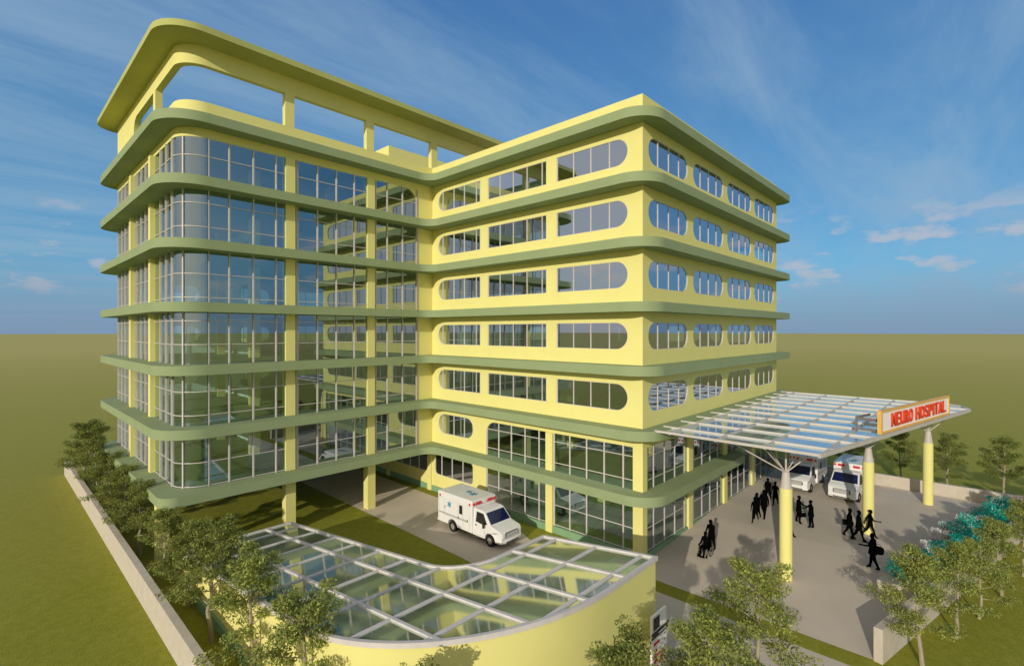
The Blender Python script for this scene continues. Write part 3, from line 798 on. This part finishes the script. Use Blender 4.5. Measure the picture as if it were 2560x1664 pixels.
# ------------------------------------------------------------------ ambulances
def star(mb, R, w, mp):
    for a in (90, 30, -30):
        t = radians(a); d = Vector((cos(t), sin(t))); n = Vector((-d.y, d.x))
        pts = [d*R + n*w, -d*R + n*w, -d*R - n*w, d*R - n*w]
        mb.add([mp(p.x, p.y, .0015*a/60) for p in pts], [(0,1,2,3)])
def make_ambulance():
    r = bpy.data.objects.new('ambulance', None); COL.objects.link(r)
    W2 = 1.05
    # cab profile (y forward negative: front at y=0), z up
    def arch(cy, rad=.45, n=8): return [(cy + rad*cos(radians(a)), .34 + rad*sin(radians(a))) for a in [180*i/n for i in range(n+1)]]
    cab = [(0.10,.36),(.06,.62),(.09,.98),(.22,1.10),(.98,1.26),(1.58,1.93),(1.78,1.99),(2.6,2.0),(2.6,.36)] + [(1.03+.45*cos(radians(a)), .36+.43*sin(radians(a))) for a in range(0,181,20)]
    mb = MB(); n = len(cab)
    def wx(z, y): 
        base = .95 if z < 1.15 else .95 - .11*(z-1.15)/.85
        return base - max(0,(.35-y))*.28
    tr = tessellate_polygon([[Vector((p[0],p[1],0)) for p in cab]])
    vs = [(-wx(z,y),y,z) for y,z in cab] + [(wx(z,y),y,z) for y,z in cab]
    fs = [tuple(t) for t in tr] + [tuple(n+i for i in reversed(t)) for t in tr] + [(i,(i+1)%n,n+(i+1)%n,n+i) for i in range(n)]
    mb.add(vs, fs); o = mb.build('cab', WHT, r, smooth=True); bevel(o, .03, 3)
    # box module
    bx = [(2.52,.42),(2.52,2.45),(5.95,2.45),(5.95,.42)] + [(4.45+.47*cos(radians(a)), .42+.40*sin(radians(a))) for a in range(0,181,20)]
    n = len(bx); tr = tessellate_polygon([[Vector((p[0],p[1],0)) for p in bx]])
    mb = MB(); vs = [(-W2,y,z) for y,z in bx] + [(W2,y,z) for y,z in bx]
    mb.add(vs, [tuple(t) for t in tr] + [tuple(n+i for i in reversed(t)) for t in tr] + [(i,(i+1)%n,n+(i+1)%n,n+i) for i in range(n)])
    o = mb.build('patient_compartment', WHT, r, smooth=True); bevel(o, .045, 3)
    mb = MB(); mb.box(-.8,.8,.35,5.7,.28,.45); mb.build('chassis', DRK, r)
    # wheels
    for sx in (-1,1):
        for y in (1.03, 4.45):
            w = bpy.data.objects.new('wheel', None); COL.objects.link(w); w.parent = r; w.location = (sx*(.86 if y < 2 else .93), y, .36)
            mb = MB(); K2 = [(.20,-.11),(.30,-.125),(.35,-.10),(.365,0),(.35,.10),(.30,.125),(.20,.11)]; nn = 24
            vs = []; 
            for i in range(nn):
                t = 2*pi*i/nn
                for (rr, xx) in K2: vs.append((xx, rr*cos(t), rr*sin(t)))
            m_ = len(K2); fs = [(i*m_+j, i*m_+j+1, ((i+1)%nn)*m_+j+1, ((i+1)%nn)*m_+j) for i in range(nn) for j in range(m_-1)]
            mb.add(vs, fs); mb.build('tyre', RUB, w, smooth=True)
            mb = MB(); mb.tube((sx*-.05,0,0),(sx*.085,0,0),.205,n=20); mb.tube((sx*.085,0,0),(sx*.115,0,0),.07,.05,n=12)
            mb.build('rim', RIM, w, smooth=True)
    # glazing
    def quad_on_side(sx, pts, name, mat, off=.004):
        mb = MB(); mb.add([(sx*(wx(z,y)+off), y, z) for y, z in pts], [tuple(range(len(pts)))]); return mb.build(name, mat, r, fixn=False)
    def lerp_ws(f, x):  # point on windscreen plane (between hood base and roof)
        y = .98 + .60*f; z = 1.26 + .67*f; nrm = Vector((0,-.745,.667)); return Vector((x, y, z)) + nrm*.012
    mb = MB(); mb.add([lerp_ws(.06,-.84), lerp_ws(.06,.84), lerp_ws(.92,.76), lerp_ws(.92,-.76)], [(0,1,2,3)]); mb.build('windscreen', NVY, r, fixn=False)
    for sx in (-1,1):
        quad_on_side(sx, [(1.28,1.28),(1.66,1.83),(2.28,1.85),(2.30,1.24),(1.6,1.18)], 'side_window', DRK)
        d = MB()
        for a, b in (((1.52,.48),(1.52,1.16)),((2.38,.48),(2.38,1.88)),((1.52,.48),(2.38,.48))):
            d.add([(sx*(wx(a[1],a[0])+.003), a[0]-.008, a[1]-.008),(sx*(wx(a[1],a[0])+.003), a[0]+.008, a[1]+.008),(sx*(wx(b[1],b[0])+.003), b[0]+.008, b[1]+.008),(sx*(wx(b[1],b[0])+.003), b[0]-.008, b[1]-.008)], [(0,1,2,3)])
        dd = d.build('cab_door_seam', TRM, r, fixn=False)
        mb = MB(); mb.box(*sorted((sx*.955, sx*.985)), 2.18,2.32,1.02,1.06); mb.build('door_handle', DRK, r)
        # mirror
        mb = MB(); mb.bar((sx*.92,1.5,1.22),(sx*1.12,1.42,1.26),.03); mb.box(*sorted((sx*1.08,sx*1.2)),1.36,1.44,1.08,1.42); o = mb.build('wing_mirror', DRK, r); bevel(o,.02)
        # module side details
        X = sx*(W2+.004)
        mb = MB(); mb.add([(X,2.9,1.0),(X,5.85,1.0),(X,5.85,1.13),(X,2.9,1.13)], [(0,1,2,3)]); mb.build('side_stripe', TRM, r, fixn=False)
        mb = MB(); mb.box(*sorted((sx*(W2-.01),sx*(W2+.02))),3.45,3.75,1.38,1.95); o = mb.build('compartment_window', DRK, r); bevel(o,.04)
        for yy in (2.75, 5.7):
            mb = MB(); mb.box(*sorted((sx*(W2-.01),sx*(W2+.03))),yy-.07,yy+.07,2.1,2.26); o = mb.build('marker_lamp', RED, r); bevel(o,.02)
        for yy in (3.0, 5.35):
            mb = MB(); mb.box(*sorted((sx*(W2-.01),sx*(W2+.02))),yy-.08,yy+.08,2.14,2.24); mb.build('scene_lamp', CLR, r)
        mb = MB(); star(mb, .21, .045, lambda a, b, c: (sx*(W2+.006+c*.2), 4.75+a, 1.75+b)); mb.build('emblem', BLU, r, fixn=False)
        mb = MB()
        for (y0, y1, z0, z1) in ((3.9,5.2,.95,2.05),(2.75,3.35,.55,1.9),(3.4,3.85,.55,2.05),(5.3,5.8,.6,2.05)):
            for q in ((y0,y1,z0,z0+.012),(y0,y1,z1,z1+.012),(y0,y0+.012,z0,z1),(y1,y1+.012,z0,z1)):
                mb.add([(X,q[0],q[2]),(X,q[1],q[2]),(X,q[1],q[3]),(X,q[0],q[3])], [(0,1,2,3)])
        mb.build('compartment_door_seam', TRM, r, fixn=False)
        for (y, z) in ((3.82,1.12),(2.95,1.12),(5.2,1.5)):
            mb = MB(); mb.box(*sorted((sx*(W2-.01),sx*(W2+.025))),y-.025,y+.025,z-.06,z+.06); mb.build('latch', DRK, r)
        # wheel arch lip of module
        # headlamp
        mb = MB(); mb.box(*sorted((sx*.56,sx*.80)),.035,.12,.70,.93); o = mb.build('headlamp', CLR, r); bevel(o,.02)
        mb = MB(); mb.box(*sorted((sx*.505,sx*.55)),.02,.10,.70,.95); mb.build('grille_lamp', DRK, r)
    for x in (-1,1):
        pass
    mb = MB(); star(mb, .30, .07, lambda a, b, c: (a, 3.55+b, 2.456+c*.2)); star(mb, .24, .055, lambda a, b, c: (a+.12, 4.1+b, 2.4562+c*.2)); mb.build('roof_emblem', BLU, r, fixn=False)
    # light bar on front of module
    for x, wd, m in ((-.92,.14,RED),(-.5,.42,RED),(0,.26,CLR),(.5,.42,RED),(.92,.14,RED)):
        mb = MB()
        if wd > .3: mb.tube((x-wd/2,2.50,2.23),(x+wd/2,2.50,2.23),.095,n=12)
        else: mb.box(x-wd/2,x+wd/2,2.45,2.54,2.16,2.30)
        mb.build('beacon', m, r, smooth=True)
    # grille with slats, bumper
    mb = MB(); mb.box(-.5,.5,.03,.1,.66,.98); g = mb.build('grille', DRK, r)
    for i in range(4):
        mb = MB(); mb.box(-.50,.50,.0,.06,.69+.075*i,.725+.075*i); mb.build('slat', WHT, g)
    mb = MB(); mb.sweep([(-.93,.42),(-.9,.12),(-.6,.0),(.6,.0),(.9,.12),(.93,.42)], 0, .16, .34, .56); o = mb.build('front_bumper', WHT, r, smooth=True); bevel(o,.03)
    mb = MB(); mb.box(-.55,.55,-.015,.02,.38,.45); mb.build('bumper_vent', DRK, r)
    mb = MB(); mb.box(-1.0,1.0,5.95,6.1,.4,.55); mb.build('rear_bumper', TRM, r)
    mb = MB(); mb.box(-.55,-.02,5.945,5.965,.6,2.2); mb.box(.02,.55,5.945,5.965,.6,2.2); mb.build('rear_door', WHT, r)
    return r
amb = make_ambulance()
def put_amb(o, x, y, z, rz, label):
    o.location = (x,y,z); o.rotation_euler = (0,0,rz); o['label'] = label; o['category'] = 'ambulance'; o['group'] = 'white box ambulances'
put_amb(amb, -3.46, 6.9, G+.01, 0, 'white ambulance alone on the driveway between lawn and courtyard glazing')
a2 = copy_tree(amb); put_amb(a2, 18.25,-3.2,.01, radians(-90), 'white ambulance under the canopy nearer the building, behind the near column')
a3 = copy_tree(amb); put_amb(a3, 18.15,-6.35,.01, radians(-91.5), 'white ambulance parked farther from the building, beside the middle canopy column')

# ------------------------------------------------------------------ people
def person(x, y, z, face, label, stride=.0, lift=0.0, armL=(0,0), armR=(0,0), h=1.76, group='black clad people on the forecourt', sit=False, lean=0.0, skirt=False, elbL=.15, elbR=.15, lat=0.0, build=1.0):
    build *= 1.16; stride *= .78
    """one continuous skinned body; faces +y locally. arm=(forward swing, outward) radians at shoulder"""
    s = h/1.76
    V = []; E = []; R = []
    def v(p, r, par=None):
        V.append(Vector(p)*s); R.append(r*s*build); i = len(V)-1
        if par is not None: E.append((par, i))
        return i
    hipz = .93 if not sit else .55
    fw = lambda d: sin(lean)*d
    pel = v((0,0,hipz), .135)
    wa = v((0, fw(.15), hipz+.17), .125, pel)
    ch = v((0, fw(.38), hipz+.38), .150, wa)
    up = v((0, fw(.5), hipz+.50), .11, ch)
    nk = v((0, fw(.58)+.01, hipz+.585), .055, up)
    hb = v((0, fw(.66)+.02, hipz+.66), .078, nk)
    hd = v((0, fw(.72)+.03, hipz+.735), .098, hb)
    ht = v((0, fw(.78)+.02, hipz+.80), .070, hd)
    no = v((0, fw(.7)+.135, hipz+.70), .014, hd)
    for sx, (sw, out), eb in ((-1, armL, elbL), (1, armR, elbR)):
        sh = v((sx*.175, fw(.5), hipz+.485), .062, up)
        d = Vector((sx*sin(out+.03), sin(sw)*cos(out), -cos(sw)*cos(out)))
        el = Vector((sx*.19, fw(.5), hipz+.48)) + d*.29
        e = v(el, .044, sh)
        d2 = Vector((sx*sin(out*.6-.02), sin(sw+eb)*cos(out*.6), -cos(sw+eb)*cos(out*.6)))
        wr = el + d2*.25; w = v(wr, .030, e)
        pm = wr + d2*.07; p = v(pm, .034, w)
        side = Vector((0,1,0)) if abs(d2.y) < .7 else Vector((0,0,1))
        for k, (o_, l_) in enumerate(((-.027,.07),(-.009,.085),(.009,.08),(.027,.062))):
            f1 = v(pm + d2*.035 + side*o_, .009, p)
            f2 = v(pm + d2*(.035+l_*.8) + side*o_ + Vector((-sx*.015,0,0)), .007, f1)
        th = v(pm + side*.04 + d2*.01, .010, p); v(pm + side*.06 + d2*.045, .008, th)
    for sx in (-1, 1):
        a = stride*sx
        hp = v((sx*.09, .0, hipz-.06), .105, pel)
        if sit:
            kn = Vector((sx*.11,.42,.52)); an = Vector((sx*.11,.50,.12))
        else:
            bend = .12 + (.5*abs(stride) if a < 0 else 0.0)
            kn = Vector((sx*.095, sin(a)*.44, hipz-.06-cos(a)*.43))
            a2_ = a - (bend if a < 0 else .08)
            an = kn + Vector((0, sin(a2_)*.42, -cos(a2_)*.42))
            if a < 0: an.z = max(an.z, .10)
        k1 = v(kn, .068 if not skirt else .08, hp)
        cf = v(kn.lerp(an,.35)+Vector((0,-.015,0)), .058, k1)
        k2 = v(an, .040, cf)
        he = v(an + Vector((0,-.03,-.05)), .034, k2)
        v(an + Vector((sx*.02,.15,-.055)), .034, k2)
    me = bpy.data.meshes.new('person'); me.from_pydata([tuple(p) for p in V], E, [])
    o = bpy.data.objects.new('person', me); COL.objects.link(o)
    m = o.modifiers.new('s','SKIN'); m.use_smooth_shade = True
    for i, sv in enumerate(me.skin_vertices[0].data): sv.radius = (R[i], R[i]*(.78 if i in (1,2,3) else 1)); sv.use_root = (i == 0)
    ms = o.modifiers.new('b','SUBSURF'); ms.levels = 1; ms.render_levels = 1
    dg = bpy.context.evaluated_depsgraph_get(); dg.update()
    nm = bpy.data.meshes.new_from_object(o.evaluated_get(dg)); nm.materials.clear(); nm.materials.append(BLK)
    for p in nm.polygons: p.use_smooth = True
    zmin = min(q.co.z for q in nm.vertices)
    o.modifiers.clear(); o.data = nm; bpy.data.meshes.remove(me)
    o.location = (x, y, z - (zmin if not sit else 0)); o.rotation_euler = (0,0,face)
    tag(o, label, 'person', group)
    # hair cap and jacket skirt as children
    mb = MB(); c = V[hd]; nn = 10
    for i in range(6):
        pass
    vs = []; fs = []
    for i in range(6):
        th = radians(8+ i*17)
        for j in range(nn):
            ph = 2*pi*j/nn; vs.append((c.x + .112*s*sin(th)*cos(ph), c.y - .018*s + .118*s*sin(th)*sin(ph), c.z + .02*s + .118*s*cos(th)))
    for i in range(5):
        for j in range(nn): fs.append((i*nn+j, i*nn+(j+1)%nn, (i+1)*nn+(j+1)%nn, (i+1)*nn+j))
    fs.append(tuple(range(nn))); mb.add(vs, fs); mb.build('hair', BLK, o, smooth=True)
    if not sit:
        mb = MB(); rings = [(hipz+.42,.165,.115),(hipz+.18,.150,.120),(hipz+.02,.165,.14),(hipz-.18,.180,.155)] + ([(hipz-.38,.20,.19)] if skirt else [])
        vs = []; fs = []; nn = 16
        for (z_, rx, ry) in rings:
            for j in range(nn): vs.append((rx*s*build*cos(2*pi*j/nn), ry*s*build*sin(2*pi*j/nn), z_*s))
        for i in range(len(rings)-1):
            for j in range(nn): fs.append((i*nn+j, i*nn+(j+1)%nn, (i+1)*nn+(j+1)%nn, (i+1)*nn+j))
        mb.add(vs, fs); mb.build('skirt' if skirt else 'jacket', BLK, o, smooth=True)
    return o
def fz(u): return zramp(u, 0) + .008
CAMDIR = radians(43.3)            # heading of the view, used only to aim figures as seen
def bag(x, y, z, rz, label, w=.36, hh=.28, d=.12):
    b = thing('handbag', label, 'bag', (x,y,z), rz)
    mb = MB(); mb.box(-w/2,w/2,-d/2,d/2,0,hh); q = mb.build('body', BLK, b); bevel(q, d*.42, 4)
    mb = MB()
    for i in range(8):
        a0, a1 = pi*i/8, pi*(i+1)/8
        mb.tube((.11*cos(a0),0,hh+.13*sin(a0)),(.11*cos(a1),0,hh+.13*sin(a1)),.012,n=6)
    mb.build('handle', BLK, b)
right = CAMDIR - pi/2              # towards picture right
def face(a): return a - pi/2       # local +y -> heading a
# wheelchair group
px, py = 3.15, -2.2
hd_ = CAMDIR + pi*.74
person(px-.75*cos(hd_), py-.12-.75*sin(hd_), fz(px), face(hd_), 'person in black pushing the wheelchair from behind', stride=.2, armL=(.55,0), armR=(.55,0), elbL=.5, elbR=.5, h=1.8, lean=.15)
pat = person(px-.02-.0, py-.12, fz(px), face(hd_), 'person in black seated in the wheelchair', sit=True, armL=(.5,.05), armR=(.5,.05), elbL=.8, elbR=.8, h=1.7)
WC = thing('wheelchair', 'black wheelchair with large spoked wheels pushed across the forecourt', 'wheelchair', (px-.02,py-.12,fz(px)), face(hd_))
for sx in (-1,1):
    w = bpy.data.objects.new('wheel', None); COL.objects.link(w); w.parent = WC; w.location = (sx*.30,-.05,.31)
    mb = MB()
    for i in range(24):
        a0, a1 = 2*pi*i/24, 2*pi*(i+1)/24
        mb.tube((0,.295*cos(a0),.295*sin(a0)),(0,.295*cos(a1),.295*sin(a1)),.016,n=6,caps=False)
    mb.build('tyre', BLK, w)
    mb = MB()
    for i in range(12):
        a = 2*pi*i/12; mb.tube((0,0,0),(0,.29*cos(a),.29*sin(a)),.004,n=4)
    mb.tube((-.03,0,0),(.03,0,0),.03,n=10)
    mb.build('spokes', BLK, w)
    mb = MB(); mb.tube((sx*.27,.42,.08),(sx*.24,.42,.08),.08,n=14); mb.build('caster', BLK, WC)
    mb = MB()
    for a, b in (((sx*.25,-.22,.5),(sx*.25,.25,.5)),((sx*.25,-.22,.2),(sx*.25,-.24,.95)),((sx*.25,-.24,.95),(sx*.25,-.38,.95)),((sx*.25,.25,.5),(sx*.25,.45,.12)),((sx*.25,-.22,.72),(sx*.25,.15,.72)),((sx*.25,.15,.72),(sx*.25,.2,.5)),((sx*.12,.45,.1),(sx*.12,.62,.1))): mb.tube(a,b,.014,n=6)
    mb.build('frame', BLK, WC)
mb = MB(); mb.box(-.24,.24,-.2,.25,.47,.51); mb.build('seat', BLK, WC)
mb = MB(); mb.box(-.24,.24,-.25,-.22,.5,.92); mb.build('backrest', BLK, WC)
mb = MB(); mb.box(-.2,.2,.5,.66,.07,.09); mb.build('footrest', BLK, WC)
# walking trio
person(9.75,-2.95,fz(9.75), face(right-.7-pi/2), 'slim person in black striding at the left of the walking trio', stride=.55, armL=(-.4,.05), armR=(.4,.05), h=1.62, build=.9)
person(10.45,-2.85,fz(10), face(right-.9-pi/2), 'person in black in the middle of the walking trio', stride=.35, armL=(.3,.05), armR=(-.3,.05), h=1.7)
person(10.95,-3.15,fz(11), face(right-.8-pi/2), 'tall broad person in black at the right of the walking trio', stride=-.4, armL=(-.3,.12), armR=(.3,.15), h=1.85, build=1.12)
person(14.7,-2.3,fz(15), face(right-2.3), 'person in black striding behind, left of the far pair', stride=.5, armL=(.4,.05), armR=(-.4,.05), h=1.72)
person(14.2,-2.95,fz(14), face(right-2.3), 'person in black on the right of the far pair beside the near column', stride=.35, armL=(-.3,.1), armR=(.3,.1), h=1.66, skirt=True, build=.92)
# handshake
person(11.45,-5.15,fz(11), face(right-.15), 'person in black holding a bag, left of the two shaking hands', stride=.1, armL=(.05,.05), armR=(.85,0), elbR=.5)
person(11.05,-5.95,fz(11), face(right+pi-.15), 'person in black on the right of the two shaking hands', stride=.08, armL=(.0,.05), armR=(.85,0), elbR=.5, h=1.74)
bag(11.42,-5.42,fz(11)+.50, right, 'black briefcase carried low between the two shaking hands')
person(8.6,-5.25,fz(8.6), face(right), 'person in black mostly hidden behind the nearest canopy column', stride=.55, armL=(.4,.05), armR=(-.4,.05), h=1.68, build=.9)
# couple and woman by the middle column
person(11.05,-8.05,fz(11), face(right-.6), 'person in black with shoulder bag on the left of the couple', stride=.35, armL=(.2,.2), armR=(-.2,.1), h=1.74, build=1.1)
person(10.85,-8.55,fz(11), face(right-.5), 'person in black on the right of the couple, walking arm in arm', stride=-.45, armL=(-.2,.05), armR=(.35,.25), h=1.8)
bag(11.13,-7.82,fz(11)+.70, right-.6, 'large black shoulder bag at the left hip of the couple', w=.34, hh=.36, d=.2)
person(11.95,-8.98,fz(12), face(right-.35), 'slim person in black walking beside the middle canopy column', stride=.5, armL=(-.5,.05), armR=(.5,.05), elbR=1.0, h=1.68, build=.88)
person(7.2,-9.75,fz(7.2), face(right+pi-.9), 'person in black carrying bulky bundles, partly behind the right hand tree', stride=.3, armL=(.5,.15), armR=(.5,.15), elbL=1.0, elbR=1.0, h=1.86, build=1.1)
bag(7.30,-9.98,fz(7)+.85, right-.9, 'bulky black bundle carried in front behind the tree leaves', w=.5, hh=.42, d=.34)

# ------------------------------------------------------------------ world, sun, camera
SUN_EL = radians(17.4); sx_, sy_ = -.951, -.309
world = bpy.data.worlds.new('World'); scene.world = world; world.use_nodes = True
nt = world.node_tree; nt.nodes.clear()
wo = N(nt, 'ShaderNodeOutputWorld'); bgd = N(nt, 'ShaderNodeBackground'); bgd.inputs['Strength'].default_value = 0.15
sky = N(nt, 'ShaderNodeTexSky', sky_type='NISHITA'); sky.sun_disc = False
sky.sun_elevation = SUN_EL; sky.sun_rotation = atan2(sx_, sy_) % (2*pi); sky.altitude = 300; sky.air_density = 1.0; sky.dust_density = 0.6; sky.ozone_density = 2.2
tc = N(nt, 'ShaderNodeTexCoord'); sp = N(nt, 'ShaderNodeSeparateXYZ'); nt.links.new(tc.outputs['Generated'], sp.inputs[0])
def math_(op, a, b=None, clamp=False):
    n = N(nt, 'ShaderNodeMath', operation=op, use_clamp=clamp)
    for i, q in enumerate((a, b)):
        if q is None: continue
        if isinstance(q, (int, float)): n.inputs[i].default_value = q
        else: nt.links.new(q, n.inputs[i])
    return n.outputs[0]
def mrange(v, a, b, c=0., d=1.):
    n = N(nt, 'ShaderNodeMapRange', interpolation_type='SMOOTHSTEP'); n.inputs['From Min'].default_value = a; n.inputs['From Max'].default_value = b
    n.inputs['To Min'].default_value = c; n.inputs['To Max'].default_value = d; nt.links.new(v, n.inputs['Value']); return n.outputs['Result']
zc = math_('MAXIMUM', sp.outputs['Z'], 0.0); den = math_('ADD', zc, .12)
cmb = N(nt, 'ShaderNodeCombineXYZ'); nt.links.new(math_('DIVIDE', sp.outputs['X'], den), cmb.inputs[0]); nt.links.new(math_('DIVIDE', sp.outputs['Y'], den), cmb.inputs[1])
mp1 = N(nt, 'ShaderNodeMapping'); mp1.inputs['Rotation'].default_value = (0,0,radians(-22)); mp1.inputs['Scale'].default_value = (.45,1.9,1)
nt.links.new(cmb.outputs[0], mp1.inputs['Vector'])
n1 = N(nt, 'ShaderNodeTexNoise'); n1.inputs['Scale'].default_value = 1.1; n1.inputs['Detail'].default_value = 8; n1.inputs['Roughness'].default_value = .62; n1.inputs['Distortion'].default_value = .5
nt.links.new(mp1.outputs[0], n1.inputs['Vector'])
cirrus = math_('MULTIPLY', mrange(n1.outputs['Fac'], .36, .72), .60)
mp2 = N(nt, 'ShaderNodeMapping'); mp2.inputs['Scale'].default_value = (10,10,30); nt.links.new(tc.outputs['Generated'], mp2.inputs['Vector'])
n2 = N(nt, 'ShaderNodeTexNoise'); n2.inputs['Scale'].default_value = 1.0; n2.inputs['Detail'].default_value = 6; n2.inputs['Roughness'].default_value = .55
nt.links.new(mp2.outputs[0], n2.inputs['Vector'])
band = math_('MULTIPLY', mrange(sp.outputs['Z'], .035, .07), mrange(sp.outputs['Z'], .15, .22, 1., 0.))
cum = math_('MULTIPLY', math_('MULTIPLY', mrange(n2.outputs['Fac'], .53, .64), band), .6)
# tint of the clear sky, then clouds, then a violet grey horizon haze
tint = N(nt, 'ShaderNodeMix', data_type='RGBA', blend_type='MULTIPLY'); tint.inputs[0].default_value = 1.0
nt.links.new(sky.outputs[0], tint.inputs[6]); tint.inputs[7].default_value = (.50, .80, 1.0, 1)
def mixc(fac, a, col):
    n = N(nt, 'ShaderNodeMix', data_type='RGBA'); nt.links.new(fac, n.inputs[0]); nt.links.new(a, n.inputs[6]); n.inputs[7].default_value = (*col, 1); return n.outputs[2]
gr = N(nt, 'ShaderNodeValToRGB'); e = gr.color_ramp.elements
e[0].position = 0.0; e[0].color = (.95,2.5,3.75,1); e[1].position = .55; e[1].color = (.42,1.25,2.9,1)
m_ = e.new(.22); m_.color = (.68,1.95,3.4,1)
nt.links.new(zc, gr.inputs['Fac'])
gm = N(nt, 'ShaderNodeMix', data_type='RGBA'); gm.inputs[0].default_value = .75
nt.links.new(tint.outputs[2], gm.inputs[6]); nt.links.new(gr.outputs['Color'], gm.inputs[7])
c = mixc(cirrus, gm.outputs[2], (1.95,2.95,4.0))
c = mixc(cum, c, (3.6,3.5,3.7))
hz = mrange(sp.outputs['Z'], -.01, .13, .80, 0.)
c = mixc(hz, c, (1.38,1.92,2.9))
dt = N(nt, 'ShaderNodeVectorMath', operation='DOT_PRODUCT'); nt.links.new(tc.outputs['Generated'], dt.inputs[0]); dt.inputs[1].default_value = (sx_, sy_, .3)
c = mixc(math_('MULTIPLY', mrange(dt.outputs['Value'], -.15, 1.0), .6), c, (6.6,5.5,4.1))
nt.links.new(c, bgd.inputs['Color']); nt.links.new(bgd.outputs[0], wo.inputs['Surface'])

sl = bpy.data.lights.new('sun', 'SUN'); sl.energy = 3.0; sl.angle = radians(.5); sl.color = (1.0, .93, .80)
so = bpy.data.objects.new('sun', sl); COL.objects.link(so)
dirv = Vector((-sx_*cos(SUN_EL), -sy_*cos(SUN_EL), -sin(SUN_EL)))
so.rotation_euler = dirv.to_track_quat('-Z','Y').to_euler(); so.location = (-60,-20,40)

cd = bpy.data.cameras.new('camera'); co = bpy.data.objects.new('camera', cd); COL.objects.link(co)
cd.sensor_width = 36; cd.lens = 1257.2/2560*36; cd.shift_y = -4.9/2560; cd.clip_end = 6000; cd.clip_start = .1
co.location = (-25.876,-14.194,12.76); co.rotation_euler = (radians(90),0,radians(43.317-90))
scene.camera = co
scene.view_settings.view_transform = 'Standard'; scene.view_settings.look = 'None'; scene.view_settings.exposure = 0
scene.cycles.max_bounces = 8; scene.cycles.transparent_max_bounces = 16; scene.cycles.glossy_bounces = 4
